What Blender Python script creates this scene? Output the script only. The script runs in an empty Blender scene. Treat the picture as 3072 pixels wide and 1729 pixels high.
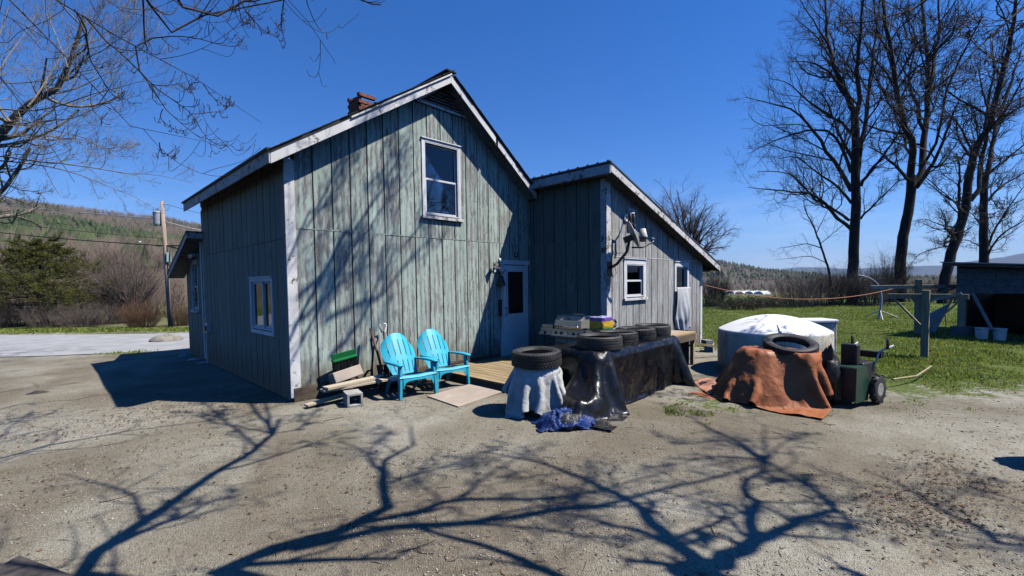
import bpy, bmesh, math, random
import numpy as np
from mathutils import Vector, Matrix
R_ = math.radians
random.seed(7)
SC = bpy.context.scene
COL = SC.collection

# ------------------------------------------------------------------ camera, sky, sun, exposure
F_PX, CX, CY, W_PX = 1368.612, 1536.0, 906.712, 3072.0
_y, _t, _r = R_(44.568), R_(-2.433), R_(-0.759)
FWD = np.array([math.cos(_y)*math.cos(_t), math.sin(_y)*math.cos(_t), math.sin(_t)])
_R0 = np.array([math.sin(_y), -math.cos(_y), 0.0]); _U0 = np.cross(_R0, FWD)
RGT = _R0*math.cos(_r) + _U0*math.sin(_r); UPV = -_R0*math.sin(_r) + _U0*math.cos(_r)
EYE = np.array([-2.493, -7.098, 1.74])
cam_d = bpy.data.cameras.new('camera'); cam = bpy.data.objects.new('camera', cam_d); COL.objects.link(cam)
m = Matrix(((RGT[0], UPV[0], -FWD[0], EYE[0]), (RGT[1], UPV[1], -FWD[1], EYE[1]), (RGT[2], UPV[2], -FWD[2], EYE[2]), (0, 0, 0, 1)))
cam.matrix_world = m
cam_d.sensor_width = 36; cam_d.lens = F_PX/W_PX*36
cam_d.shift_y = (CY-864.5)/W_PX
cam_d.clip_start = 0.05; cam_d.clip_end = 30000
SC.camera = cam

SUN = np.array([0.425, -0.53, 1.0]); SUNN = SUN/np.linalg.norm(SUN)     # towards the sun
world = bpy.data.worlds.new('World'); SC.world = world; world.use_nodes = True
wn = world.node_tree; wn.nodes.clear()
wo = wn.nodes.new('ShaderNodeOutputWorld'); wb = wn.nodes.new('ShaderNodeBackground')
sky = wn.nodes.new('ShaderNodeTexSky'); sky.sky_type = 'NISHITA'; sky.sun_disc = False
sky.sun_elevation = math.asin(SUNN[2]); sky.sun_rotation = math.atan2(SUNN[0], SUNN[1])
sky.altitude = 300; sky.air_density = 1.0; sky.dust_density = 0.0; sky.ozone_density = 3.0
hs = wn.nodes.new('ShaderNodeHueSaturation'); hs.inputs['Saturation'].default_value = 1.35; hs.inputs['Value'].default_value = 1.0
wb.inputs['Strength'].default_value = 0.077
wn.links.new(sky.outputs[0], hs.inputs['Color']); tn = wn.nodes.new('ShaderNodeMix'); tn.data_type = 'RGBA'; tn.blend_type = 'MULTIPLY'; tn.inputs[0].default_value = 1; tn.inputs[7].default_value = (.86, 1.0, 1.38, 1)
wn.links.new(hs.outputs[0], tn.inputs[6])
tc = wn.nodes.new('ShaderNodeTexCoord'); mpn = wn.nodes.new('ShaderNodeMapping'); mpn.inputs['Scale'].default_value = (1.6, 1.6, 13); wn.links.new(tc.outputs['Generated'], mpn.inputs[0])
cn = wn.nodes.new('ShaderNodeTexNoise'); cn.inputs['Scale'].default_value = 2.2; cn.inputs['Detail'].default_value = 7; cn.inputs['Roughness'].default_value = .62; wn.links.new(mpn.outputs[0], cn.inputs['Vector'])
cr = wn.nodes.new('ShaderNodeValToRGB'); cr.color_ramp.elements[0].position = .52; cr.color_ramp.elements[1].position = .80; wn.links.new(cn.outputs['Fac'], cr.inputs[0])
sz = wn.nodes.new('ShaderNodeSeparateXYZ'); wn.links.new(tc.outputs['Generated'], sz.inputs[0])
er = wn.nodes.new('ShaderNodeValToRGB'); er.color_ramp.elements[0].position = .03; er.color_ramp.elements[0].color = (.55, .55, .55, 1); er.color_ramp.elements[1].position = .20; er.color_ramp.elements[1].color = (0, 0, 0, 1); wn.links.new(sz.outputs[2], er.inputs[0])
cm = wn.nodes.new('ShaderNodeMath'); cm.operation = 'MULTIPLY'; wn.links.new(cr.outputs[0], cm.inputs[0]); wn.links.new(er.outputs[0], cm.inputs[1])
cx = wn.nodes.new('ShaderNodeMix'); cx.data_type = 'RGBA'; cx.inputs[7].default_value = (8.5, 9.5, 11, 1); wn.links.new(cm.outputs[0], cx.inputs[0]); wn.links.new(tn.outputs[2], cx.inputs[6]); wn.links.new(cx.outputs[2], wb.inputs['Color']); wn.links.new(wb.outputs[0], wo.inputs[0])
sl = bpy.data.lights.new('sun', 'SUN'); sl.energy = 5.0; sl.angle = R_(0.53); sl.color = (1.0, 0.955, 0.88)
so = bpy.data.objects.new('sun', sl); COL.objects.link(so)
so.rotation_euler = Vector(SUNN).to_track_quat('Z', 'Y').to_euler()
SC.view_settings.view_transform = 'Standard'; SC.view_settings.look = 'None'
SC.view_settings.exposure = 0.48; SC.view_settings.gamma = 1.0; SC.view_settings.use_curve_mapping = False
SC.render.engine = 'CYCLES'
SC.cycles.max_bounces = 6; SC.cycles.diffuse_bounces = 0; SC.cycles.transparent_max_bounces = 8

# pixel of the photograph -> a point of the place
def px(u, v, depth):
    d = FWD + RGT*(u-CX)/F_PX + UPV*(CY-v)/F_PX
    return EYE + d*depth
def gp(u, v, z=0.0):
    d = FWD + RGT*(u-CX)/F_PX + UPV*(CY-v)/F_PX
    return EYE + d*((z-EYE[2])/d[2])
def plane_y(u, v, y):
    d = FWD + RGT*(u-CX)/F_PX + UPV*(CY-v)/F_PX
    return EYE + d*((y-EYE[1])/d[1])

# ------------------------------------------------------------------ noise
def _h(ix, iy, iz, s):
    n = (ix*374761393 + iy*668265263 + iz*2147483647 + s*974634777) & 0xffffffff
    n = ((n ^ (n >> 13))*1274126177) & 0xffffffff
    return ((n ^ (n >> 16)) & 0xffff)/65535.0
def vnoise(x, y, z=0.0, seed=0):
    x, y, z = np.broadcast_arrays(np.asarray(x, float), np.asarray(y, float), np.asarray(z, float))
    fx, fy, fz = np.floor(x), np.floor(y), np.floor(z)
    ix, iy, iz = fx.astype(np.int64), fy.astype(np.int64), fz.astype(np.int64)
    tx, ty, tz = x-fx, y-fy, z-fz
    tx, ty, tz = tx*tx*(3-2*tx), ty*ty*(3-2*ty), tz*tz*(3-2*tz)
    r = 0
    for a in (0, 1):
        for b in (0, 1):
            for c in (0, 1):
                r = r + _h(ix+a, iy+b, iz+c, seed)*(tx if a else 1-tx)*(ty if b else 1-ty)*(tz if c else 1-tz)
    return r*2-1
def fbm(x, y, z=0.0, o=4, seed=0):
    r, a, f = 0, 1.0, 1.0
    for i in range(o):
        r = r + a*vnoise(np.asarray(x)*f, np.asarray(y)*f, np.asarray(z)*f, seed+i*17); a *= .5; f *= 2.03
    return r
def sstep(a, b, x):
    t = np.clip((np.asarray(x, float)-a)/(b-a), 0, 1); return t*t*(3-2*t)

# ------------------------------------------------------------------ materials
MATS = {}
def NT(name):
    mt = bpy.data.materials.new(name); mt.use_nodes = True; nt = mt.node_tree
    return mt, nt, nt.nodes['Principled BSDF'], nt.nodes['Material Output']
def N(nt, typ, **kw):
    n = nt.nodes.new(typ)
    for k, v in kw.items():
        if k in n.inputs: n.inputs[k].default_value = v
        else: setattr(n, k, v)
    return n
def ramp(nt, fac, stops):
    n = nt.nodes.new('ShaderNodeValToRGB'); e = n.color_ramp.elements
    while len(e) < len(stops): e.new(.5)
    for i, (p, c) in enumerate(stops): e[i].position = p; e[i].color = (*c, 1) if len(c) == 3 else c
    nt.links.new(fac, n.inputs[0]); return n.outputs[0]
def mixc(nt, fac, a, b, mode='MIX'):
    n = nt.nodes.new('ShaderNodeMix'); n.data_type = 'RGBA'; n.blend_type = mode
    for sock, val in ((n.inputs[0], fac), (n.inputs[6], a), (n.inputs[7], b)):
        if isinstance(val, (int, float)): sock.default_value = val
        elif isinstance(val, tuple): sock.default_value = (*val, 1)
        else: nt.links.new(val, sock)
    return n.outputs[2]
def mth(nt, op, a, b=None, c=None, clamp=False):
    n = nt.nodes.new('ShaderNodeMath'); n.operation = op; n.use_clamp = clamp
    for i, v in enumerate((a, b, c)):
        if v is None: continue
        if isinstance(v, (int, float)): n.inputs[i].default_value = v
        else: nt.links.new(v, n.inputs[i])
    return n.outputs[0]
def coords(nt, kind='Object', scale=(1, 1, 1), rnd=False):
    if kind == 'World': o = nt.nodes.new('ShaderNodeNewGeometry').outputs['Position']
    else: o = nt.nodes.new('ShaderNodeTexCoord').outputs[kind]
    if rnd:
        oi = nt.nodes.new('ShaderNodeObjectInfo'); cv = nt.nodes.new('ShaderNodeVectorMath'); cv.operation = 'ADD'
        mm = mth(nt, 'MULTIPLY', oi.outputs['Random'], 137.0)
        nt.links.new(o, cv.inputs[0]); nt.links.new(mm, cv.inputs[1]); o = cv.outputs[0]
    mp = nt.nodes.new('ShaderNodeMapping'); mp.inputs['Scale'].default_value = scale
    nt.links.new(o, mp.inputs[0]); return mp.outputs[0]
def noise(nt, vec, scale, detail=4, rough=.55, dist=0):
    n = N(nt, 'ShaderNodeTexNoise', Scale=scale, Detail=detail, Roughness=rough, Distortion=dist)
    nt.links.new(vec, n.inputs['Vector']); return n.outputs['Fac']
def bump(nt, bs, height, strength, dist=.01):
    b = N(nt, 'ShaderNodeBump', Strength=strength, Distance=dist)
    nt.links.new(height, b.inputs['Height']); nt.links.new(b.outputs[0], bs.inputs['Normal'])
def mat(name, c, rough=.7, c2=None, scale=6, stretch=(1, 1, 1), bmp=0.0, bscale=None, spec=.3, metal=0.0, island=0.0, rnd=True, kind='Object', lo=.35, hi=.65, tl=0, bdist=.01):
    """plain procedural surface: two colours mixed by noise, fine relief, optional per-piece tint"""
    if name in MATS: return MATS[name]
    mt, nt, bs, out = NT(name)
    vec = coords(nt, kind, stretch, rnd)
    f = noise(nt, vec, scale, 5, .6)
    c2 = c2 or tuple(x*.72 for x in c)
    col = ramp(nt, f, [(lo, c), (hi, c2)])
    if island:
        g = nt.nodes.new('ShaderNodeNewGeometry')
        col = mixc(nt, 1.0, col, ramp(nt, g.outputs['Random Per Island'], [(0, (1-island,)*3), (1, (1+island*.6,)*3)]), 'MULTIPLY')
    nt.links.new(col, bs.inputs['Base Color'])
    bs.inputs['Roughness'].default_value = rough; bs.inputs['Specular IOR Level'].default_value = spec; bs.inputs['Metallic'].default_value = metal
    if bmp: bump(nt, bs, noise(nt, vec, bscale or scale*4, 5, .65), bmp, bdist)
    if tl:
        tr = N(nt, 'ShaderNodeBsdfTranslucent'); nt.links.new(col, tr.inputs['Color'])
        mx = N(nt, 'ShaderNodeMixShader'); mx.inputs[0].default_value = tl
        nt.links.new(bs.outputs[0], mx.inputs[1]); nt.links.new(tr.outputs[0], mx.inputs[2]); nt.links.new(mx.outputs[0], out.inputs[0])
    MATS[name] = mt; return mt

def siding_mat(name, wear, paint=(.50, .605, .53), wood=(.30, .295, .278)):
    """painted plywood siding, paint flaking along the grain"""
    mt, nt, bs, out = NT(name)
    g = coords(nt, 'Object', (1, 1, 1), True)
    gs = coords(nt, 'Object', (1, 1, .16), True)
    gf = coords(nt, 'Object', (1, 1, .05), True)
    wv = N(nt, 'ShaderNodeTexWave', Scale=3.1, Distortion=5.5, Detail=3.0); wv.inputs['Detail Scale'].default_value = .9; wv.bands_direction = 'X'
    nt.links.new(gs, wv.inputs['Vector'])
    grain = noise(nt, gf, 42, 6, .7)
    chips = noise(nt, coords(nt, 'Object', (1, 1, .24), True), 17, 8, .78, .5)
    patch = noise(nt, g, 1.15, 4, .55)
    k = mth(nt, 'ADD', mth(nt, 'MULTIPLY', chips, 1.0), mth(nt, 'MULTIPLY', mth(nt, 'SUBTRACT', patch, .5), .45))
    k = mth(nt, 'ADD', k, mth(nt, 'MULTIPLY', wv.outputs['Fac'], .13)); k = mth(nt, 'ADD', k, mth(nt, 'MULTIPLY', grain, .22))
    bare = ramp(nt, k, [(.80-wear-.035, (0, 0, 0)), (.80-wear+.05, (1, 1, 1))])
    wcol = ramp(nt, grain, [(.32, tuple(x*.32 for x in wood)), (.55, wood), (.72, tuple(min(1, x*1.75) for x in wood))])
    warm = mixc(nt, ramp(nt, noise(nt, g, .8, 3), [(.5, (0, 0, 0)), (.75, (.5, .5, .5))]), wcol, (.17, .15, .125))
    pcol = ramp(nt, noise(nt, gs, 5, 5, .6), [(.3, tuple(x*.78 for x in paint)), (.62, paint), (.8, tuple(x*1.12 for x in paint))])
    pcol = mixc(nt, ramp(nt, grain, [(.42, (.55, .55, .55)), (.6, (0, 0, 0))]), pcol, tuple(x*.55 for x in paint))
    col = mixc(nt, bare, pcol, warm)
    # long water streaks
    st = noise(nt, coords(nt, 'Object', (1, 1, .035), True), 11, 3, .6)
    col = mixc(nt, ramp(nt, st, [(.57, (0, 0, 0)), (.80, (.36, .36, .36))]), col, (.09, .09, .083))
    wz = N(nt, 'ShaderNodeSeparateXYZ'); nt.links.new(coords(nt, 'World'), wz.inputs[0])      # mud splashed up from the ground
    mud = mth(nt, 'ADD', wz.outputs[2], mth(nt, 'MULTIPLY', noise(nt, coords(nt, 'World', (1, 1, .5)), 4.5, 5, .65), -1.1))
    col = mixc(nt, ramp(nt, mud, [(-.0, (0, 0, 0)), (.01, (0, 0, 0))]) if False else ramp(nt, mth(nt, 'ADD', mth(nt, 'MULTIPLY', mud, -1.0), .35), [(.22, (0, 0, 0)), (.62, (.72, .72, .72))]), col, (.16, .125, .085))
    oi = nt.nodes.new('ShaderNodeObjectInfo')
    col = mixc(nt, 1.0, col, ramp(nt, oi.outputs['Random'], [(0, (.92, .925, .92)), (1, (1.06, 1.06, 1.06))]), 'MULTIPLY')
    nt.links.new(col, bs.inputs['Base Color']); bs.inputs['Roughness'].default_value = .82; bs.inputs['Specular IOR Level'].default_value = .2
    hgt = mth(nt, 'SUBTRACT', mth(nt, 'MULTIPLY', grain, .6), mth(nt, 'MULTIPLY', bare, .5))
    bump(nt, bs, hgt, .55, .004)
    return mt
M_SIDE = siding_mat('flaking_green_siding', .115)
M_SIDE_L = siding_mat('sound_shade_toned_siding', -.03, (.26, .285, .235), (.16, .15, .13))  # less worn, and darker and warmer: the shade of these walls put into the paint
M_SIDE_A = siding_mat('bare_grey_siding', .24, (.58, .62, .59), (.42, .412, .395))
M_WALL = mat('dark_sheathing', (.05, .052, .05), .9)
def trim_mat(name, base, wear):
    mt, nt, bs, out = NT(name)
    g = coords(nt, 'Object', (1, 1, 1), True)
    k = mth(nt, 'ADD', noise(nt, g, 9, 7, .75), mth(nt, 'MULTIPLY', noise(nt, g, 1.6, 3), .35))
    bare = ramp(nt, k, [(.84-wear, (0, 0, 0)), (.88-wear, (1, 1, 1))])
    pc = ramp(nt, noise(nt, g, 2.5, 5), [(.35, base), (.7, tuple(x*.76 for x in base))])
    bc = ramp(nt, noise(nt, g, 30, 5), [(.35, (.10, .085, .07)), (.65, (.24, .21, .18))])
    nt.links.new(mixc(nt, bare, pc, bc), bs.inputs['Base Color']); bs.inputs['Roughness'].default_value = .7; bs.inputs['Specular IOR Level'].default_value = .25
    bump(nt, bs, mth(nt, 'SUBTRACT', noise(nt, g, 40, 4), bare), .35, .004)
    return mt
M_TRIM = trim_mat('white_trim_paint', (.80, .79, .77), .09)
M_TRIM_W = trim_mat('peeling_white_trim', (.74, .72, .69), .12)
M_SILLW = trim_mat('white_window_frame', (.82, .82, .82), .0)
M_SOFF = trim_mat('stained_soffit', (.56, .54, .50), .10)
M_ROOF = mat('dark_roofing', (.035, .035, .036), .9, (.06, .058, .055), 12, bmp=.6, bscale=60)
M_METALROOF = mat('dark_metal_roof', (.03, .032, .034), .45, (.055, .055, .055), 3, spec=.5)
M_SKIRT = mat('weathered_brown_board', (.20, .155, .11), .85, (.085, .062, .045), 3, (.35, 1, 3), .5, 40, island=.25)
M_DOOR = mat('white_door_paint', (.84, .84, .84), .6, (.66, .65, .63), 2.2, bmp=.15, bscale=30)
M_SCREEN = mat('dark_screen', (.006, .006, .007), .55, spec=.25)
M_BLACKP = mat('black_plastic', (.012, .012, .013), .5, (.022, .021, .02), 5, spec=.4)
M_WHITEP = mat('white_plastic', (.78, .78, .76), .5, (.62, .61, .57), 4, spec=.4)
M_STEEL = mat('brushed_steel', (.52, .515, .47), .42, (.36, .35, .31), 3, (1, 1, 6), spec=.5, metal=.55)
M_CHROME = mat('bright_metal', (.7, .7, .7), .25, metal=.9)
M_DARKM = mat('dark_metal', (.03, .03, .032), .5, (.06, .05, .045), 7, metal=.3)
M_GRILLBASE = mat('cream_cabinet', (.44, .41, .31), .6, (.34, .31, .23), 4)
M_GRILLBLUE = mat('pale_blue_cabinet', (.30, .42, .40), .6, (.24, .34, .33), 4)
M_CHAIR = mat('turquoise_plastic', (.03, .44, .60), .45, (.05, .36, .50), 4, spec=.4, bmp=.06, bscale=60, lo=.4, hi=.75)
M_DECK = mat('deck_board_wood', (.43, .33, .19), .8, (.25, .18, .10), 2.2, (8, .5, 4), .5, 18, island=.1)
M_LUMBER = mat('pale_lumber', (.60, .53, .40), .8, (.38, .31, .21), 2.5, (.4, 3, 5), .4, 20)
M_PLY = mat('worn_plywood', (.46, .385, .315), .85, (.36, .30, .25), 3, (1, 1, 1), .3, 40)
M_CONC = mat('concrete_block', (.47, .46, .43), .95, (.31, .30, .28), 9, bmp=.6, bscale=80)
M_CONCD = mat('grey_concrete_wall', (.18, .19, .185), .95, (.12, .125, .12), 7, bmp=.6, bscale=60)
M_GREEN = mat('green_plastic', (.010, .16, .045), .45, (.008, .11, .035), 4)
M_BRISTLE = mat('dark_bristles', (.01, .012, .012), .8, island=.5)
M_HANDLE = mat('brown_handle_wood', (.17, .095, .055), .6, (.11, .06, .04), 5, (4, 4, .4))
M_RUST = mat('rusty_iron', (.20, .085, .04), .85, (.10, .045, .03), 14, bmp=.3)
M_RUBBER = mat('tyre_rubber', (.020, .020, .021), .62, (.06, .057, .052), 7, bmp=.15, bscale=50, spec=.35)
M_INNER = mat('tyre_inner', (.05, .048, .045), .5, (.11, .105, .10), 5, spec=.4)
M_GREENM = mat('dark_green_enamel', (.012, .05, .03), .35, (.02, .06, .04), 4, spec=.5)
M_RIM = mat('pale_rim', (.55, .53, .48), .5, (.35, .32, .28), 7)
M_ROPE = mat('orange_rope', (.55, .23, .13), .7, (.42, .16, .09), 30)
M_POST = mat('treated_post_wood', (.46, .39, .23), .85, (.29, .24, .14), 3, (6, 6, .5), .4, 20)
M_POLE = mat('utility_pole_wood', (.44, .36, .28), .85, (.24, .17, .12), 2, (5, 5, .25), .4, 20)
M_WIRE = mat('black_cable', (.015, .015, .016), .6)
M_GALV = mat('galvanised_grey', (.46, .50, .53), .5, (.36, .39, .41), 4, metal=.1)
M_ROCK = mat('grey_boulder', (.30, .28, .24), .95, (.17, .155, .13), 5, bmp=.7, bscale=25)
M_BRICK = mat('old_red_brick', (.30, .115, .07), .9, (.17, .065, .045), 8, bmp=.4, bscale=40, island=.3)
M_MORTAR = mat('old_mortar', (.10, .085, .075), .95)
M_HOUSEGREY = mat('greenhouse_film', (.80, .82, .82), .4)

def glass_mat(name, tint=(.5, .53, .55)):
    mt, nt, bs, out = NT(name); nt.nodes.remove(bs)
    tr = N(nt, 'ShaderNodeBsdfTransparent'); tr.inputs[0].default_value = (*tint, 1)
    gl = N(nt, 'ShaderNodeBsdfGlossy'); gl.inputs['Roughness'].default_value = .02; gl.inputs['Color'].default_value = (.9, .95, 1, 1)
    fr = N(nt, 'ShaderNodeFresnel'); fr.inputs[0].default_value = 1.62
    wob = noise(nt, coords(nt, 'World'), 1.3, 2); b = N(nt, 'ShaderNodeBump', Strength=.12, Distance=.02)
    nt.links.new(wob, b.inputs['Height']); nt.links.new(b.outputs[0], gl.inputs['Normal']); nt.links.new(b.outputs[0], fr.inputs['Normal'])
    mx = N(nt, 'ShaderNodeMixShader'); nt.links.new(fr.outputs[0], mx.inputs[0]); nt.links.new(tr.outputs[0], mx.inputs[1]); nt.links.new(gl.outputs[0], mx.inputs[2])
    nt.links.new(mx.outputs[0], out.inputs[0]); return mt
M_GLASS = glass_mat('window_glass')

# ------------------------------------------------------------------ mesh helpers
class MB:
    """collects boxes, prisms, tubes and lathes; build() links them as ONE mesh object"""
    def __init__(s): s.v, s.f, s.n = [], [], 0
    def add(s, v, f):
        v = np.asarray(v, float).reshape(-1, 3); s.v.append(v)
        s.f += [tuple(int(i)+s.n for i in q) for q in f]; s.n += len(v); return s
    def box(s, lo, hi, rot=None, about=None):
        (a, b, c), (d, e, g) = lo, hi
        v = np.array([(a, b, c), (d, b, c), (d, e, c), (a, e, c), (a, b, g), (d, b, g), (d, e, g), (a, e, g)], float)
        if rot is not None:
            p = np.array(about if about is not None else v.mean(0)); v = (v-p)@np.array(rot).T+p
        return s.add(v, [(0, 3, 2, 1), (4, 5, 6, 7), (0, 1, 5, 4), (1, 2, 6, 5), (2, 3, 7, 6), (3, 0, 4, 7)])
    def hexa(s, v8): return s.add(v8, [(0, 3, 2, 1), (4, 5, 6, 7), (0, 1, 5, 4), (1, 2, 6, 5), (2, 3, 7, 6), (3, 0, 4, 7)])
    def bar(s, a, b, w, h, up=(0, 0, 1)):
        a, b = np.array(a, float), np.array(b, float); t = b-a; t = t/np.linalg.norm(t)
        x = np.cross(t, np.array(up, float)); 
        if np.linalg.norm(x) < 1e-5: x = np.array([1., 0, 0])
        x = x/np.linalg.norm(x); y = np.cross(x, t)
        q = [a-x*w/2-y*h/2, a+x*w/2-y*h/2, a+x*w/2+y*h/2, a-x*w/2+y*h/2]
        return s.hexa(q+[p+(b-a) for p in q])
    def prism(s, poly, a, b, axis=1):
        """poly: 2-D outline in the other two axes, extruded from a to b along axis"""
        n = len(poly); v = []
        for w in (a, b):
            for p in poly:
                q = [0, 0, 0]; o = [i for i in range(3) if i != axis]; q[o[0]], q[o[1]] = p; q[axis] = w; v.append(q)
        f = [tuple(range(n)), tuple(range(2*n-1, n-1, -1))]+[(i, (i+1) % n+0, (i+1) % n+n, i+n)[::-1] for i in range(n)]
        return s.add(v, f)
    def tube(s, pts, r, sides=8, cap=True):
        P = np.asarray(pts, float)[None]; rr = np.broadcast_to(np.asarray(r, float), (P.shape[1],))[None]
        v, f = tubes(P, rr, sides); s.add(v, f)
        if cap:
            k = P.shape[1]*sides; s.f.append(tuple(range(s.n-k, s.n-k+sides))[::-1]); s.f.append(tuple(range(s.n-sides, s.n)))
        return s
    def lathe(s, prof, seg=32, c=(0, 0, 0), close=False, rot=None, sc=(1, 1)):
        prof = np.asarray(prof, float); n = len(prof); a = np.arange(seg)*2*math.pi/seg
        v = np.stack([prof[None, :, 0]*np.cos(a)[:, None]*sc[0], prof[None, :, 0]*np.sin(a)[:, None]*sc[1], np.broadcast_to(prof[None, :, 1], (seg, n))], -1).reshape(-1, 3)
        if rot is not None: v = v@np.array(rot).T
        v = v+np.array(c); f = []
        for i in range(seg):
            j = (i+1) % seg
            for k in range(n if close else n-1):
                l = (k+1) % n; f.append((i*n+k, j*n+k, j*n+l, i*n+l))
        return s.add(v, f)
    def grid(s, V, closed=False):
        V = np.asarray(V, float); a, b = V.shape[:2]; f = []
        for i in range(a-1 if not closed else a):
            for j in range(b-1): f.append((i*b+j, ((i+1) % a)*b+j, ((i+1) % a)*b+j+1, i*b+j+1))
        return s.add(V.reshape(-1, 3), f)
    def xf(s, M):
        M = np.array(M); s.v = [(np.c_[v, np.ones(len(v))]@M.T)[:, :3] for v in s.v]; return s
    def build(s, name, m, parent=None, smooth=False, bevel=0, solid=0, loc=None, fix=True, sub=0):
        me = bpy.data.meshes.new(name); me.from_pydata(np.concatenate(s.v).tolist() if s.v else [], [], s.f)
        if fix:
            bm = bmesh.new(); bm.from_mesh(me); bmesh.ops.recalc_face_normals(bm, faces=bm.faces); bm.to_mesh(me); bm.free()
        return link(name, me, m, parent, smooth, bevel, solid, loc, sub)
def link(name, me, m, parent=None, smooth=False, bevel=0, solid=0, loc=None, sub=0):
    if m is not None and not len(me.materials): me.materials.append(m)
    if smooth: me.polygons.foreach_set('use_smooth', np.ones(len(me.polygons), bool))
    o = bpy.data.objects.new(name, me); COL.objects.link(o)
    if parent is not None: o.parent = parent
    if loc is not None: o.location = loc
    if solid: md = o.modifiers.new('solid', 'SOLIDIFY'); md.thickness = solid; md.offset = 0
    if bevel: md = o.modifiers.new('bevel', 'BEVEL'); md.width = bevel; md.segments = 2; md.limit_method = 'ANGLE'; md.angle_limit = R_(40)
    if sub: md = o.modifiers.new('sub', 'SUBSURF'); md.levels = md.render_levels = sub
    return o
def fastmesh(name, v, f, m, parent=None, smooth=False):
    """v (n,3), f (k,3 or 4) arrays -> one object"""
    v = np.asarray(v, np.float32).reshape(-1, 3); f = np.asarray(f, np.int32); k = f.shape[1]
    me = bpy.data.meshes.new(name); me.vertices.add(len(v)); me.vertices.foreach_set('co', v.ravel())
    me.loops.add(f.size); me.loops.foreach_set('vertex_index', f.ravel())
    me.polygons.add(len(f)); me.polygons.foreach_set('loop_start', np.arange(len(f), dtype=np.int32)*k)
    try: me.polygons.foreach_set('loop_total', np.full(len(f), k, np.int32))
    except Exception: pass
    if smooth: me.polygons.foreach_set('use_smooth', np.ones(len(f), bool))
    me.update(calc_edges=True); me.validate()
    return link(name, me, m, parent)
def tag(o, label=None, cat=None, group=None, kind=None):
    if label: o['label'] = label
    if cat: o['category'] = cat
    if group: o['group'] = group
    if kind: o['kind'] = kind
    return o
def thing(name, label, cat, loc=(0, 0, 0), rotz=0.0, group=None):
    o = bpy.data.objects.new(name, None); COL.objects.link(o); o.empty_display_size = .1
    o.location = loc; o.rotation_euler = (0, 0, rotz); return tag(o, label, cat, group)
def copy_tree(o, parent=None):
    c = o.copy(); COL.objects.link(c); c.parent = parent
    for ch in list(o.children): copy_tree(ch, c)
    return c
def rotm(ax, a):
    return np.array(Matrix.Rotation(a, 3, ax))

# many tubes at once: P (n,k,3), r (n,k)
def tubes(P, r, sides):
    n, k = P.shape[:2]
    T = np.gradient(P, axis=1); T /= np.linalg.norm(T, axis=2, keepdims=True)+1e-9
    ref = np.where(np.abs(T[:, :1, 2:3]) > .9, np.array([1., 0, 0]), np.array([0, 0, 1.]))
    A = np.cross(T, np.broadcast_to(ref, T.shape)); A /= np.linalg.norm(A, axis=2, keepdims=True)+1e-9
    B = np.cross(T, A); a = np.arange(sides)*2*math.pi/sides
    V = P[:, :, None, :]+r[:, :, None, None]*(A[:, :, None, :]*np.cos(a)[None, None, :, None]+B[:, :, None, :]*np.sin(a)[None, None, :, None])
    base = np.arange(n*k).reshape(n, k)*sides; i = np.arange(sides); j = (i+1) % sides
    q = np.stack([base[:, :-1, None]+i, base[:, :-1, None]+j, base[:, 1:, None]+j, base[:, 1:, None]+i], -1)
    return V.reshape(-1, 3), q.reshape(-1, 4)
def resample(P, k, smooth=True):
    P = np.asarray(P, float); d = np.r_[0, np.cumsum(np.linalg.norm(np.diff(P, axis=0), axis=1))]
    if smooth and len(P) > 2:
        Q = np.vstack([2*P[0]-P[1], P, 2*P[-1]-P[-2]]); out = []
        for s in np.linspace(0, d[-1], k):
            i = min(np.searchsorted(d, s, 'right')-1, len(P)-2); t = (s-d[i])/max(d[i+1]-d[i], 1e-9)
            a, b, c, e = Q[i], Q[i+1], Q[i+2], Q[i+3]
            out.append(.5*((2*b)+(c-a)*t+(2*a-5*b+4*c-e)*t*t+(3*b-a-3*c+e)*t**3))
        return np.array(out)
    s = np.linspace(0, d[-1], k); return np.stack([np.interp(s, d, P[:, i]) for i in range(3)], 1)
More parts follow.
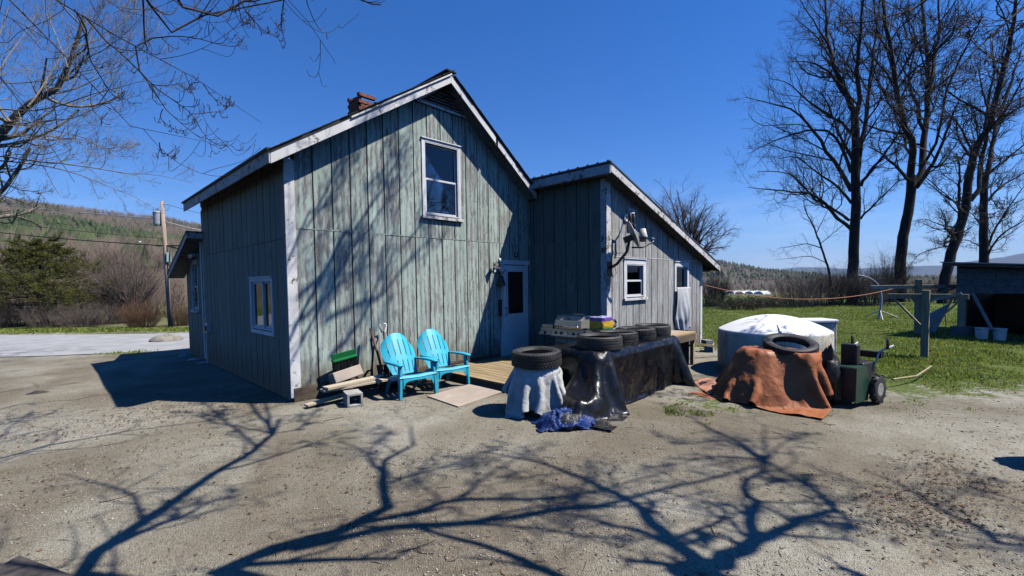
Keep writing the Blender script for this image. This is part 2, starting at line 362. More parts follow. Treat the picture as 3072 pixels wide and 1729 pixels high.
class Twigs:
    """bare branches grown level by level from hand-laid limbs"""
    def __init__(s, seed): s.g = np.random.default_rng(seed); s.V, s.F, s.n = [], [], 0
    def emit(s, P, r, sides):
        v, f = tubes(P, r, sides); s.V.append(v); s.F.append(f+s.n); s.n += len(v)
    def spawn(s, P, r, m, s0, lenf, ang, k=6, up=.25, wig=.08, r0f=.55, rmin=.0015, lmin=.05, tip=.35, labs=None, flat=None, curl=0):
        g = s.g; n, kk = P.shape[:2]
        idx = np.repeat(np.arange(n), m); t = s0+(1-s0)*((np.tile(np.arange(m), n)+g.random(n*m))/m)
        t = np.clip(t, 0, .995)*(kk-1); i = t.astype(int); fr = (t-i)[:, None]
        pos = P[idx, i]*(1-fr)+P[idx, i+1]*fr; rad = r[idx, i]*(1-fr[:, 0])+r[idx, i+1]*fr[:, 0]
        tan = P[idx, i+1]-P[idx, i]; tan /= np.linalg.norm(tan, axis=1, keepdims=True)+1e-9
        L = np.linalg.norm(np.diff(P, axis=1), axis=2).sum(1)[idx]
        q = g.normal(size=tan.shape); 
        if flat is not None: q[:, 2] *= flat
        q -= tan*(q*tan).sum(1, keepdims=True); q /= np.linalg.norm(q, axis=1, keepdims=True)+1e-9
        a = np.radians(ang[0]+(ang[1]-ang[0])*g.random(len(idx)))[:, None]
        d = tan*np.cos(a)+q*np.sin(a)
        l = (labs if labs is not None else L*lenf)*(.55+.8*g.random(len(idx)))*(1.15-.6*t/(kk-1)); l = np.maximum(l, lmin)[:, None]
        ts = np.linspace(0, 1, k)[None, :, None]; w = g.normal(size=(len(idx), 1, 3)); w2 = g.normal(size=(len(idx), 1, 3))
        C = pos[:, None]+d[:, None]*l[:, None]*ts+np.array([0, 0, 1.])*up*l[:, None]*ts**2
        C = C+np.array([0, 0, 1.])*curl*l[:, None]*(1.25*ts**3-.75*ts)+wig*l[:, None]*(w*np.sin(ts*3.1)+(.6 if not curl else .25)*w2*np.sin(ts*7.3))
        rr = np.maximum(rad*r0f, rmin)[:, None]*(1-(1-tip)*np.linspace(0, 1, k)[None]); rr = np.maximum(rr, rmin*.7)
        return C, rr
    def obj(s, name, m, parent=None, smooth=True):
        v, f = np.concatenate(s.V), np.concatenate(s.F); s.V, s.F, s.n = [], [], 0
        return fastmesh(name, v, f, m, parent, smooth)
# ------------------------------------------------------------------ terrain
FAR_EDGE = np.array([(-60, 96), (-30, 55), (-14, 33), (-3.9, 19.6), (1.0, 14.2), (6, 12.4), (14, 16.5), (40, 50), (85, 110)], float)
def road_s(x, y):
    """signed distance beyond the far edge of the road (negative on the house side)"""
    x, y = np.broadcast_arrays(np.asarray(x, float), np.asarray(y, float)); best = np.full(x.shape, 1e9); sg = np.zeros(x.shape)
    for a, b in zip(FAR_EDGE[:-1], FAR_EDGE[1:]):
        d = b-a; t = np.clip(((x-a[0])*d[0]+(y-a[1])*d[1])/(d@d), 0, 1)
        ex, ey = x-(a[0]+t*d[0]), y-(a[1]+t*d[1]); q = np.hypot(ex, ey); s = d[0]*ey-d[1]*ex
        up = q < best; best = np.where(up, q, best); sg = np.where(up, np.sign(s), sg)
    return best*sg
def lawn_d(x, y):
    """metres inside the grass (negative on bare ground)"""
    x, y = np.asarray(x, float), np.asarray(y, float)
    f = (x-4.7)*.635+(y+5.55)*.773
    right = np.minimum(f, np.maximum(x-9.0, -(y+4.35)))
    rs = road_s(x, y)
    near = np.minimum(np.minimum(y-8.5-.35*(x+1.2), x+1.55), np.minimum(-rs-5.3, 6-x*.0)) 
    near = np.where(x > 8.8, -9, near)
    far = np.minimum(rs-.1, 9-rs*.3)
    return np.maximum(np.maximum(right*.9, near), np.where(x < 24, far, -9))
def hgt0(x, y):
    x, y = np.asarray(x, float), np.asarray(y, float)
    z = -.62*sstep(.5, 7, road_s(x, y))*(1-sstep(20, 30, x))
    z = z-12*sstep(34, 330, x)*(1-sstep(600, 900, y))
    z = z+.5*fbm(x*.02, y*.02, 0, 3, 5)*sstep(40, 120, np.hypot(x, y))
    return z
def hgt(x, y):
    x, y = np.asarray(x, float), np.asarray(y, float)
    d = np.hypot(x+2.5, y+7.1); rs = road_s(x, y)
    onroad = sstep(-5.9, -5.3, rs)*(1-sstep(.0, .4, rs))
    pad = sstep(-.3, .4, np.maximum(np.maximum(-x, x-10.2), np.maximum(-2.2-y, y-7.3)))    # flat under the house
    mic = (.022*fbm(x*.55, y*.55, 0, 3, 1)+.007*fbm(x*2.6, y*2.6, 0, 3, 2))*(1-sstep(25, 60, d))*(1-onroad)*(.25+.75*pad)
    return hgt0(x, y)+mic-.05*onroad
def axis(lo, hi, step, far, g=1.09):
    c = list(np.arange(lo, hi+1e-6, step)); s = step
    while c[-1] < far: s *= g; c.append(c[-1]+s)
    s = step; a = []
    q = lo
    while q > -far: s *= g; q -= s; a.append(q)
    return np.array(a[::-1]+c)
def ground_mat():
    mt, nt, bs, out = NT('yard_ground')
    w = coords(nt, 'World'); at = N(nt, 'ShaderNodeAttribute', attribute_name='lawn'); af = N(nt, 'ShaderNodeAttribute', attribute_name='wild')
    n1, n2, n3 = noise(nt, w, .55, 5, .6), noise(nt, w, 3.2, 6, .65), noise(nt, w, 46, 4, .7)
    dirt = ramp(nt, n1, [(.30, (.165, .145, .108)), (.46, (.262, .243, .190)), (.62, (.335, .318, .258)), (.75, (.225, .205, .158))])
    big = noise(nt, w, .33, 4, .6, .6)
    dirt = mixc(nt, ramp(nt, big, [(.40, (.85, .85, .85)), (.52, (0, 0, 0))]), dirt, (.165, .138, .10))
    dirt = mixc(nt, ramp(nt, big, [(.53, (0, 0, 0)), (.66, (.8, .8, .8))]), dirt, (.385, .37, .315))
    dirt = mixc(nt, ramp(nt, n2, [(.42, (0, 0, 0)), (.68, (.62, .62, .62))]), dirt, (.235, .20, .15))
    vo = N(nt, 'ShaderNodeTexVoronoi', Scale=105.0); nt.links.new(w, vo.inputs['Vector'])
    sp = ramp(nt, vo.outputs['Color'], [(.1, (.55, .54, .52)), (.5, (.95, .94, .92)), (.9, (1.35, 1.33, 1.28))])
    dirt = mixc(nt, .75, dirt, sp, 'MULTIPLY')
    dirt = mixc(nt, ramp(nt, n3, [(.56, (0, 0, 0)), (.72, (.75, .75, .75))]), dirt, (.12, .098, .072))
    gr = ramp(nt, noise(nt, w, 1.1, 5), [(.35, (.095, .145, .026)), (.6, (.145, .19, .04)), (.75, (.22, .20, .075))])
    gr = mixc(nt, ramp(nt, noise(nt, w, 30, 4, .7), [(.4, (.65, .65, .65)), (.7, (0, 0, 0))]), gr, (.05, .068, .02))
    edge = mth(nt, 'ADD', at.outputs['Fac'], mth(nt, 'MULTIPLY', mth(nt, 'SUBTRACT', n2, .5), 3.2))
    edge = mth(nt, 'ADD', edge, mth(nt, 'MULTIPLY', mth(nt, 'SUBTRACT', noise(nt, w, 14, 4), .5), 2.0))
    col = mixc(nt, ramp(nt, edge, [(.0, (0, 0, 0)), (.55, (1, 1, 1))]), dirt, gr)
    wild = ramp(nt, noise(nt, w, .06, 6, .6), [(.35, (.105, .15, .045)), (.5, (.16, .155, .075)), (.65, (.17, .135, .085)), (.8, (.09, .13, .04))])
    col = mixc(nt, af.outputs['Fac'], col, wild)
    nt.links.new(col, bs.inputs['Base Color']); bs.inputs['Roughness'].default_value = .95; bs.inputs['Specular IOR Level'].default_value = .15
    hh = mth(nt, 'ADD', mth(nt, 'MULTIPLY', n3, .5), mth(nt, 'MULTIPLY', vo.outputs['Distance'], .8))
    hh = mth(nt, 'ADD', hh, mth(nt, 'MULTIPLY', noise(nt, w, 12, 4), .9)); bump(nt, bs, hh, .8, .014)
    return mt
gx, gy = axis(-9, 13, .11, 12000, 1.075), axis(-8.5, 12, .11, 12000, 1.075)
GX, GY = np.meshgrid(gx, gy, indexing='ij'); GZ = hgt(GX, GY)
na, nb = GX.shape; ii = np.arange(na*nb).reshape(na, nb)
gf = np.stack([ii[:-1, :-1], ii[1:, :-1], ii[1:, 1:], ii[:-1, 1:]], -1).reshape(-1, 4)
ground = fastmesh('ground', np.stack([GX, GY, GZ], -1), gf, ground_mat(), smooth=True); tag(ground, kind='structure')
a = ground.data.attributes.new('lawn', 'FLOAT', 'POINT'); a.data.foreach_set('value', np.clip(lawn_d(GX, GY), -3, 3).astype(np.float32).ravel())
wild = np.maximum(sstep(6, 12, road_s(GX, GY)), sstep(42, 70, GX)*(1-sstep(90, 120, GY)*0))
a = ground.data.attributes.new('wild', 'FLOAT', 'POINT'); a.data.foreach_set('value', np.clip(wild, 0, 1).astype(np.float32).ravel())

# road
M_ROAD = mat('pale_worn_asphalt', (.36, .36, .355), .9, (.28, .28, .275), 1.6, kind='World', rnd=False, bmp=.4, bscale=60)
C = resample(FAR_EDGE, 70); T = np.gradient(C, axis=0); T /= np.linalg.norm(T, axis=1, keepdims=True); Nn = np.stack([T[:, 1], -T[:, 0]], 1)
rows = []
for o in np.linspace(.15, 5.6, 9):
    q = C[:, :2]+Nn*o; rows.append(np.c_[q, hgt0(q[:, 0], q[:, 1])+.012+.03*math.sin(math.pi*(o-.15)/5.45)-.02])
tag(MB().grid(np.array(rows).transpose(1, 0, 2)).build('road', M_ROAD, smooth=True), kind='structure')

# hills: a sheet of terrain in bearing/distance, dense with trees
def polar(name, az0, az1, d0, d1, hf, m, na=90, nd=50):
    A, Dd = np.meshgrid(np.radians(np.linspace(az0, az1, na)), np.geomspace(d0, d1, nd), indexing='ij')
    X, Y = EYE[0]+Dd*np.cos(A), EYE[1]+Dd*np.sin(A)
    i = np.arange(na*nd).reshape(na, nd); f = np.stack([i[:-1, :-1], i[1:, :-1], i[1:, 1:], i[:-1, 1:]], -1).reshape(-1, 4)
    return tag(fastmesh(name, np.stack([X, Y, hf(np.degrees(A), Dd, X, Y)], -1), f, m, smooth=True), kind='structure')
M_HILL = mat('leafy_forest_floor', (.135, .105, .085), .95, (.085, .085, .05), .012, kind='World', rnd=False)
def left_h(az, d, X, Y):
    top = np.interp(az, [55, 66, 79, 86, 93, 100, 115, 130], [45, 70, 97, 104, 114, 122, 128, 115])
    t = np.clip((d-70)/830, 0, 1); p = t**1.25
    back = 1-.35*sstep(900, 1600, d)
    return -3+(top+3)*np.where(d < 900, p, back)+6*fbm(X*.008, Y*.008, 0, 4, 3)*sstep(120, 400, d)
def right_h(az, d, X, Y):
    top = np.interp(az, [-6, 4, 9.5, 13, 16, 20, 26, 36, 55], [-10, -6, 1, 16, 27, 46, 66, 84, 70])
    return -13+(top+13)*sstep(700, 1500, d)*(1-.4*sstep(1600, 2600, d))+4*fbm(X*.006, Y*.006, 0, 4, 9)*sstep(700, 1200, d)
def far_h(az, d, X, Y):
    top = np.interp(az, [-40, -20, -12, -8, -5, -3.2, -1.5, 1, 4, 7, 9, 11, 14, 20], [330, 380, 350, 320, 290, 262, 205, 140, 150, 128, 128, 152, 158, 130])
    return -16+(top+16)*sstep(5200, 9000, d)+45*fbm(X*.0011, Y*.0011, 0, 4, 13)*sstep(6000, 9000, d)
polar('hillside', 52, 132, 70, 1700, left_h, M_HILL, 120, 60)
polar('hill', -8, 50, 600, 2800, right_h, M_HILL, 90, 50)
M_MTN = mat('far_wooded_slope', (.075, .075, .06), .95, (.05, .058, .042), .004, kind='World', rnd=False)
polar('mountain', -42, 22, 4800, 10400, far_h, M_MTN, 110, 40)

# far woods: thousands of small trees, too many to count
def conifers(g, X, Y, Z, H):
    n = len(X); s = 6; V = []; Fc = []; 
    for li, (b, t, w) in enumerate(((.06, .55, .30), (.30, .78, .25), (.56, 1.0, .17))):
        a = np.arange(s)*2*math.pi/s+g.random((n, 1))*6.3; rr = H[:, None]*w*(.45+.95*g.random((n, s)))
        ring = np.stack([X[:, None]+rr*np.cos(a), Y[:, None]+rr*np.sin(a), Z[:, None]+H[:, None]*(b+.22*(g.random((n, s))-.5))], -1)
        V.append(np.concatenate([ring, np.stack([X, Y, Z+H*t], -1)[:, None]], 1))
    V = np.stack(V, 1).reshape(-1, 3); base = (np.arange(n*3)*(s+1))[:, None]; i = np.arange(s); j = (i+1) % s
    F = np.stack([base+i, base+j, np.broadcast_to(base+s, (n*3, s))], -1).reshape(-1, 3); return V, F
def bare_wood(g, X, Y, Z, H, k=26, w=.012):
    """each tree a spray of thin tapering rods fanning out of a stem"""
    n = len(X); t0 = .12+.5*g.random((n, k)); a = g.random((n, k))*6.283; sp = (.15+.30*g.random((n, k)))*(1.15-t0*.6)
    top = np.minimum(t0+.2+.42*g.random((n, k)), 1.0)
    sp[:, 0] = 0; t0[:, 0] = 0; top[:, 0] = .9
    Hh = H[:, None]; c = np.stack([X, Y, Z], -1)[:, None]
    p0 = c+np.stack([0*a, 0*a, Hh*t0], -1); p1 = c+np.stack([Hh*sp*np.cos(a), Hh*sp*np.sin(a), Hh*top], -1)
    ww = (Hh*w*(.35+.6*g.random((n, k))))[..., None]; ww[:, 0] *= 2.2
    b = a+1.5708; q = np.stack([np.cos(b), np.sin(b), 0*b], -1); z = np.stack([np.cos(a), np.sin(a), 0*a], -1)
    V = np.stack([p0+q*ww, p0-q*ww*.5+z*ww*.8, p0-q*ww*.5-z*ww*.8, p1], 2).reshape(-1, 3); base = (np.arange(n*k)*4)[:, None]
    F = np.concatenate([base+np.array([[0, 1, 3]]), base+np.array([[1, 2, 3]]), base+np.array([[2, 0, 3]])]); return V, F
M_CON = mat('far_conifer', (.030, .052, .018), .9, (.055, .078, .026), .02, island=.55, kind='World', rnd=False)
M_BARE = mat('far_bare_wood', (.185, .142, .115), .9, (.13, .102, .085), .01, island=.5, kind='World', rnd=False)
g = np.random.default_rng(5)
def wood(cname, bname, az, dr, n, hf, cf, hc=(7, 13), hb=(7, 12), pw=1.0, k=26, w=.012):
    A = az[0]+(az[1]-az[0])*g.random(n); Dd = (dr[0]**pw+(dr[1]**pw-dr[0]**pw)*g.random(n))**(1/pw)
    X, Y = EYE[0]+Dd*np.cos(np.radians(A)), EYE[1]+Dd*np.sin(np.radians(A)); Z = hf(A, Dd, X, Y)-.3
    c = g.random(n) < cf(A, Dd, X, Y)
    if c.any(): H = hc[0]+(hc[1]-hc[0])*g.random(c.sum())**1.5; v, f = conifers(g, X[c], Y[c], Z[c], H); tag(fastmesh(cname, v, f, M_CON), kind='stuff', label='dark green conifers massed on the far slope')
    b = ~c; H = hb[0]+(hb[1]-hb[0])*g.random(b.sum()); v, f = bare_wood(g, X[b], Y[b], Z[b], H, k, w); tag(fastmesh(bname, v, f, M_BARE), kind='stuff', label='grey brown leafless woods covering the far slope')
wood('hillside_conifers', 'hillside_bare_woods', (73, 101), (150, 960), 15000, left_h,
     lambda A, D, X, Y: np.clip(1.05*np.exp(-((D-400-90*vnoise(A*.12, 0*A, 0, 31))/175)**2)+1.1*np.clip(fbm(X*.011, Y*.011, 0, 3, 8)-.22, 0, 1)*(D > 220)+.015, 0, .95), (6, 11), (7, 12), 1.3, 26, .011)
wood('thicket_conifers', 'roadside_thicket', (76, 100), (44, 150), 900, lambda A, D, X, Y: np.where(D > 72, left_h(A, D, X, Y), hgt(X, Y)), lambda A, D, X, Y: -1+0*A, (5, 8), (3.2, 5.6), 1.6, 44, .007)
wood('valley_conifers', 'valley_bare_woods', (-8, 27), (760, 1500), 4200, right_h, lambda A, D, X, Y: np.clip(.12+.8*np.clip(fbm(X*.006, Y*.006, 0, 3, 21)+.05, 0, 1)*(D > 1000), 0, .8), (9, 15), (9, 14), 1.3, 18, .016)
wood('field_edge_conifers', 'field_edge_woods', (-9, 24), (520, 640), 520, lambda A, D, X, Y: hgt(X, Y), lambda A, D, X, Y: .05+0*A, (6, 10), (7, 12), 1.0, 30, .012)

# ground cover
def blades(name, A, Dd, m, hr, label, wid=.0045, dens=None):
    X, Y = EYE[0]+Dd*np.cos(A), EYE[1]+Dd*np.sin(A)
    keep = lawn_d(X, Y)+.8*fbm(X*3.2, Y*3.2, 0, 3, 41)+.35*fbm(X*14, Y*14, 0, 2, 43)-.12 > .7*g.random(len(X))**2
    keep &= ~((np.hypot(X-7.11, Y+4.57) < .97)) & (fbm(X*.45, Y*.45, 0, 3, 47) > -.75+.5*g.random(len(X)))
    X, Y, D2 = X[keep], Y[keep], Dd[keep]; n = len(X); Z = hgt(X, Y)
    h = (hr[0]+(hr[1]-hr[0])*g.random(n)**2)*(1+.7*np.clip(fbm(X*1.3, Y*1.3, 0, 2, 44), -.5, 1))*np.clip(.5+.45*lawn_d(X, Y), .35, 1); a = g.random(n)*6.283; w = wid*(1+D2/7)*(.6+.8*g.random(n))
    ln = h*(.2+.75*g.random(n)); b = g.random(n)*6.283
    c, s = np.cos(a)*w, np.sin(a)*w
    V = np.stack([np.stack([X+c, Y+s, Z-.005], -1), np.stack([X-c, Y-s, Z-.005], -1), np.stack([X+np.cos(b)*ln, Y+np.sin(b)*ln, Z+h], -1)], 1).reshape(-1, 3)
    return tag(fastmesh(name, V, np.arange(n*3).reshape(n, 3), m), label=label, kind='stuff')
M_GRASS = mat('spring_grass', (.215, .30, .036), .6, (.31, .34, .066), .9, island=.5, kind='World', rnd=False, tl=.4, spec=.25)
u = g.random(190000); blades('lawn_grass', np.radians(-12+38*g.random(190000)), 5.2*(40/5.2)**u, M_GRASS, (.018, .06), 'short green spring grass of the back lawn')
M_STRAW = mat('dead_straw', (.36, .29, .15), .8, (.26, .20, .10), 1.5, island=.4, kind='World', rnd=False)
u = g.random(42000); blades('dead_grass', np.radians(-12+38*g.random(42000)), 4.6*(36/4.6)**u, M_STRAW, (.012, .045), 'tan dead grass stalks through the back lawn')
u = g.random(60000); blades('verge_grass', np.radians(74+26*g.random(60000)), 14+18*u, M_GRASS, (.03, .12), 'green grass on the verges beside the road', .006)

M_STONE = mat('gravel_stone', (.42, .40, .34), .9, (.26, .24, .20), 2, island=.6, kind='World', rnd=False)
def scatter(n, d0, d1, a0, a1, pw=1.0):
    u = g.random(n); D = d0*(d1/d0)**(u**pw); A = np.radians(a0+(a1-a0)*g.random(n))
    return EYE[0]+D*np.cos(A), EYE[1]+D*np.sin(A), D
X, Y, D = scatter(52000, 2.0, 12, -6, 97, 1.0)
keep = (lawn_d(X, Y) < .4) & ~((X > 0) & (X < 10.2) & (Y > -.02)) & ~((X > 5.3) & (X < 10.1) & (Y > -2.06)) & ~((X > 2.5) & (X < 5.3) & (Y > -2.2) & (Y < 0))
keep &= (1.6*fbm(X*.5, Y*.5, 0, 3, 51)+.5*fbm(X*2.2, Y*2.2, 0, 2, 52) > -.35+.9*g.random(len(X)))
X, Y, D = X[keep], Y[keep], D[keep]; n = len(X); Z = hgt(X, Y); s = .0018+.0068*g.random(n)**4; s *= 1+.05*D
off = np.array([(1, 0, 0), (-1, 0, 0), (0, 1, 0), (0, -1, 0), (0, 0, .7), (0, 0, -.5)], float)
V = off[None]*(s[:, None, None]*(.7+.7*g.random((n, 6, 1)))); a = g.random(n)*6.283
V = np.stack([V[..., 0]*np.cos(a)[:, None]-V[..., 1]*np.sin(a)[:, None]*1.3, V[..., 0]*np.sin(a)[:, None]+V[..., 1]*np.cos(a)[:, None]*1.3, V[..., 2]], -1)+np.stack([X, Y, Z+s*.2], -1)[:, None]
oc = np.array([(0, 2, 4), (2, 1, 4), (1, 3, 4), (3, 0, 4), (2, 0, 5), (1, 2, 5), (3, 1, 5), (0, 3, 5)])
tag(fastmesh('gravel', V.reshape(-1, 3), (np.arange(n)[:, None, None]*6+oc[None]).reshape(-1, 3), M_STONE), label='small pale gravel stones strewn over the bare yard', kind='stuff')

M_LEAF = mat('dead_leaf', (.20, .13, .075), .85, (.11, .07, .045), 1.5, island=.6, kind='World', rnd=False)
px_patches = [(430, 1240, .55, 900), (620, 1225, .4, 500), (250, 1290, .6, 700), (520, 1330, .6, 350), (2750, 1500, .26, 650), (2860, 1420, .28, 600), (2700, 1560, .2, 300), (2960, 1600, .4, 160),
              (800, 1480, .5, 120), (1130, 1390, .35, 110), (1010, 1400, .3, 70), (1750, 1410, .3, 120), (2250, 1120, .5, 60), (700, 1180, .5, 200), (140, 1460, .5, 130), (1400, 1350, .3, 80), (2930, 1500, .3, 250), (1150, 1185, .5, 140), (1930, 1500, .3, 40)]
LX, LY = [], []
for (u_, v_, r, n) in px_patches:
    p = gp(u_, v_); LX.append(p[0]+g.normal(size=n)*r*1.2); LY.append(p[1]+g.normal(size=n)*r*.8)
x2, y2, _ = scatter(1500, 2.1, 13, -6, 97); LX.append(x2); LY.append(y2)
X, Y = np.concatenate(LX), np.concatenate(LY); kk = ~((X > -.02) & (X < 10.1) & (Y > -.03)) & ~((X > 2.4) & (X < 5.4) & (Y > -2.3)); X, Y = X[kk], Y[kk]; n = len(X); Z = hgt(X, Y)+.004
l = .006+.018*g.random(n)**1.8; w = l*(.18+.4*g.random(n)); a = g.random(n)*6.283; t = np.stack([np.cos(a), np.sin(a), .5*(g.random(n)-.5)], -1); q = np.stack([-np.sin(a), np.cos(a), .9*(g.random(n)-.5)], -1)
P = np.stack([X, Y, Z+.3*l], -1); up = np.array([0, 0, 1.])*(l*.35*(g.random(n)-.3))[:, None]
V = np.stack([P-t*l[:, None], P+q*w[:, None]+up, P+t*l[:, None], P-q*w[:, None]+up], 1).reshape(-1, 3)
b = np.arange(n)[:, None]*4; F = np.concatenate([b+np.array([[0, 1, 2]]), b+np.array([[0, 2, 3]])])
tag(fastmesh('leaf_litter', V, F, M_LEAF), label='dead brown leaf scraps drifted over the yard', kind='stuff')
M_TWIGL = mat('fallen_twig', (.115, .085, .06), .9, (.21, .165, .115), 2, island=.5, kind='World', rnd=False)
n = 520; X, Y, D = scatter(n, 2.1, 9, -4, 95); ex = [(2830, 1385), (2700, 1480), (1180, 1690), (1250, 1650), (1000, 1260), (2870, 1560), (1660, 1680), (360, 1500), (2150, 1590)]
for e in ex: p = gp(*e); X = np.r_[X, p[0]]; Y = np.r_[Y, p[1]]
n = len(X); L = .03+.11*g.random(n)**2.2; L[-len(ex):] = .26; a = g.random(n)*6.283; a[-len(ex):] = a[-len(ex):]*.15-.7; ts = np.linspace(-.5, .5, 5)[None, :, None]
keep = ~((X > 0) & (Y > -.1)) & ~((X > 2.3) & (X < 5.4) & (Y > -2.3)); X, Y, L, a = X[keep], Y[keep], L[keep], a[keep]; n = len(X)
P = np.stack([X, Y, hgt(X, Y)+.006], -1)[:, None]+np.stack([np.cos(a), np.sin(a), 0*a], -1)[:, None]*L[:, None, None]*ts+np.stack([-np.sin(a), np.cos(a), .3+0*a], -1)[:, None]*(L*.12*g.normal(size=n))[:, None, None]*np.cos(ts*4)
v, f = tubes(P, np.broadcast_to((.0016+.012*L)[:, None]*.8, (n, 5)), 4)
tag(fastmesh('fallen_twigs', v, f, M_TWIGL), label='small fallen twigs scattered on the gravel', kind='stuff')

# ------------------------------------------------------------------ air
hz = MB().box((-15000, -15000, -140), (15000, 15000, 760)).build('haze', None); hz['kind'] = 'stuff'; hz['label'] = 'thin blue air over the valley'
mt = bpy.data.materials.new('valley_air'); mt.use_nodes = True; nt = mt.node_tree; nt.nodes.clear(); o_ = nt.nodes.new('ShaderNodeOutputMaterial'); pv = nt.nodes.new('ShaderNodeVolumePrincipled')
pv.inputs['Color'].default_value = (.42, .62, 1, 1); pv.inputs['Density'].default_value = 6.5e-5; pv.inputs['Anisotropy'].default_value = .0; nt.links.new(pv.outputs[0], o_.inputs['Volume']); hz.data.materials.append(mt)
SC.cycles.volume_bounces = 0
# ------------------------------------------------------------------ house
house = thing('house', 'weathered pale green gabled farmhouse with a lean-to wing and white trim', 'house')
LX0, LZ0, PKX, PKZ, SL, SR = -.28, 3.62, 2.88, 5.64, (5.64-3.62)/3.16, .783
def zt(x): return LZ0+(x-LX0)*SL if x < PKX else PKZ-(x-PKX)*SR          # top of the main roof
def za(x): return 4.02-.334*(x-5.1)                                        # top of the lean-to roof
def clip_cols(a, b, z0, top, holes, breaks=()):
    """vertical strips of one board between its edges a..b, cut round openings and under the roof"""
    xs = sorted({a, b, *[q for h in holes for q in h[:2] if a < q < b], *[q for q in breaks if a < q < b]}); out = []
    for p, q in zip(xs[:-1], xs[1:]):
        mid = (p+q)/2; segs = [(z0, None)]
        for (h0, h1, hz0, hz1) in holes:
            if h0 < mid < h1: segs = [s for s in ((z0, hz0), (hz1, None)) if s[1] is None or s[1]-s[0] > .01]
        for (s0, s1) in segs:
            ta, tb = (top(p), top(q)) if s1 is None else (min(s1, top(p)), min(s1, top(q)))
            if min(ta, tb) > s0+.01: out.append((p, q, s0, ta, tb))
    return out
def wall(name, to_world, cuts, z0, top, holes, m, breaks=(), seam=None, gap=.011, th=.016, label=None):
    """a sheathing sheet that carries one siding_board object per board; seam splits boards in two rows"""
    w = MB(); boards = []
    for a, b in zip(cuts[:-1], cuts[1:]):
        cols = clip_cols(a, b, z0, top, holes, breaks)
        for (p, q, s0, ta, tb) in cols: w.hexa([to_world(*v) for v in ((p, .002, s0), (q, .002, s0), (q, -.10, s0), (p, -.10, s0), (p, .002, ta), (q, .002, tb), (q, -.10, tb), (p, -.10, ta))])
        rows = [(z0, 99)] if seam is None else [(z0, seam-.004), (seam+.004, 99)]
        for (r0, r1) in rows:
          o = np.array(to_world((a+b)/2, 0, r0)); jx = random.uniform(-.0015, .0015); th2 = th+random.uniform(-.002, .003)
          cut = [h for h in holes if h[0] <= a and h[1] >= b]
          groups = [[c_ for c_ in cols if c_[2] < cut[0][2]], [c_ for c_ in cols if c_[2] >= cut[0][3]-1e-6]] if cut else [cols]
          for gcols in groups:
            bm = MB()
            for (p, q, s0, ta, tb) in gcols:
                s0_, ta_, tb_ = max(s0, r0), min(ta, r1), min(tb, r1)
                if min(ta_, tb_) <= s0_+.01: continue
                pp, qq = p+(gap if p == a else 0)+jx, q-(gap if q == b else 0)+jx
                V = [to_world(*v) for v in ((pp, th2, s0_), (qq, th2, s0_), (qq, .003, s0_), (pp, .003, s0_), (pp, th2, ta_), (qq, th2, tb_), (qq, .003, tb_), (pp, .003, ta_))]
                bm.hexa(np.array(V)-o)
            if bm.v: boards.append((bm, o))
    wo_ = w.build(name, M_WALL, house)
    for bm, o in boards:
        bo = bm.build('siding_board', m, wo_, loc=tuple(o))
        if abs(to_world(1, 0, 0)[1]-to_world(0, 0, 0)[1]) > .5: pass
    return wo_
FRONT = lambda u, d, z: (u, -d, z)             # outward is -y
LEFT = lambda u, d, z: (-d, u, z)              # outward is -x
SHADE = lambda u, d, z: (5.33-d, u, z)
ADDN = lambda u, d, z: (u, -2.04-d, z)
WING = lambda u, d, z: (.03-d, u, z)
W1 = (2.44, 3.23, 3.02, 4.36); LW = (.66, 1.69, 1.02, 1.83); AW = (6.06, 6.79, 1.40, 2.10); BW = (8.41, 9.07, .90, 2.10); GW = (5.84, 6.44, 1.2, 2.3)
DOORH = (4.36, 5.19, 0, 2.20)
fw = wall('gable_wall', FRONT, [.12, .40]+[round(.70+.303*i, 3) for i in range(16)]+[5.33], .21, lambda x: zt(x)-.17, [W1, DOORH], M_SIDE, (PKX,), 2.60)
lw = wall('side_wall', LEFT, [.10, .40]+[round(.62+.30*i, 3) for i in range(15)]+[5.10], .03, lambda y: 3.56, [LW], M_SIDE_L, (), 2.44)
sw = wall('lean_to_side_wall', SHADE, [-2.04+.10]+[-1.64+.303*i for i in range(6)]+[-.02], .12, lambda y: za(5.33)-.15, [], M_SIDE_L, (), 2.59)
aw = wall('lean_to_front_wall', ADDN, [5.45, 5.52]+[round(5.79+.277*i, 3) for i in range(15)]+[9.88], .06, lambda x: za(x)-.15, [AW, BW], M_SIDE_A, (), 2.25)
gw = wall('rear_wing_wall', WING, [5.16]+[5.42+.3*i for i in range(6)]+[7.1], .03, lambda y: 2.86-.28*(y-5.0), [GW], M_SIDE_L)
# hidden far sides, so that the house is closed
MB().box((0.02, 5.0, 0), (5.3, 5.1, 3.6)).box((9.9, -1.94, 0), (10.0, 5.0, 2.2)).box((5.4, 4.9, 0), (9.95, 5.0, 2.2)).box((.13, 7.0, 0), (4.0, 7.1, 2.2)).box((0.02, .05, .18), (5.3, 5.0, .2)).box((5.35, -2.0, .18), (9.9, 4.9, .2)).box((.12, 4.9, 2.45), (5.2, 5.0, 2.5)).build('back_wall', M_WALL, house)
MB().box((5.2, 0.05, 0), (5.3, 5.0, 4.0)).box((.14, .1, 2.55), (5.2, 5.0, 2.6)).build('inner_wall', mat('plaster', (.3, .29, .27), .9), house)
# seam flashings
MB().box((.12, -.021, 2.592), (5.3, -.002, 2.606)).build('seam_strip', M_SIDE, fw)
MB().box((5.47, -2.062, 2.243), (9.9, -2.04, 2.256)).build('seam_strip', M_TRIM, aw)
MB().box((5.31, -1.95, 2.585), (5.33, -.01, 2.595)).build('seam_strip', M_SIDE_L, sw)
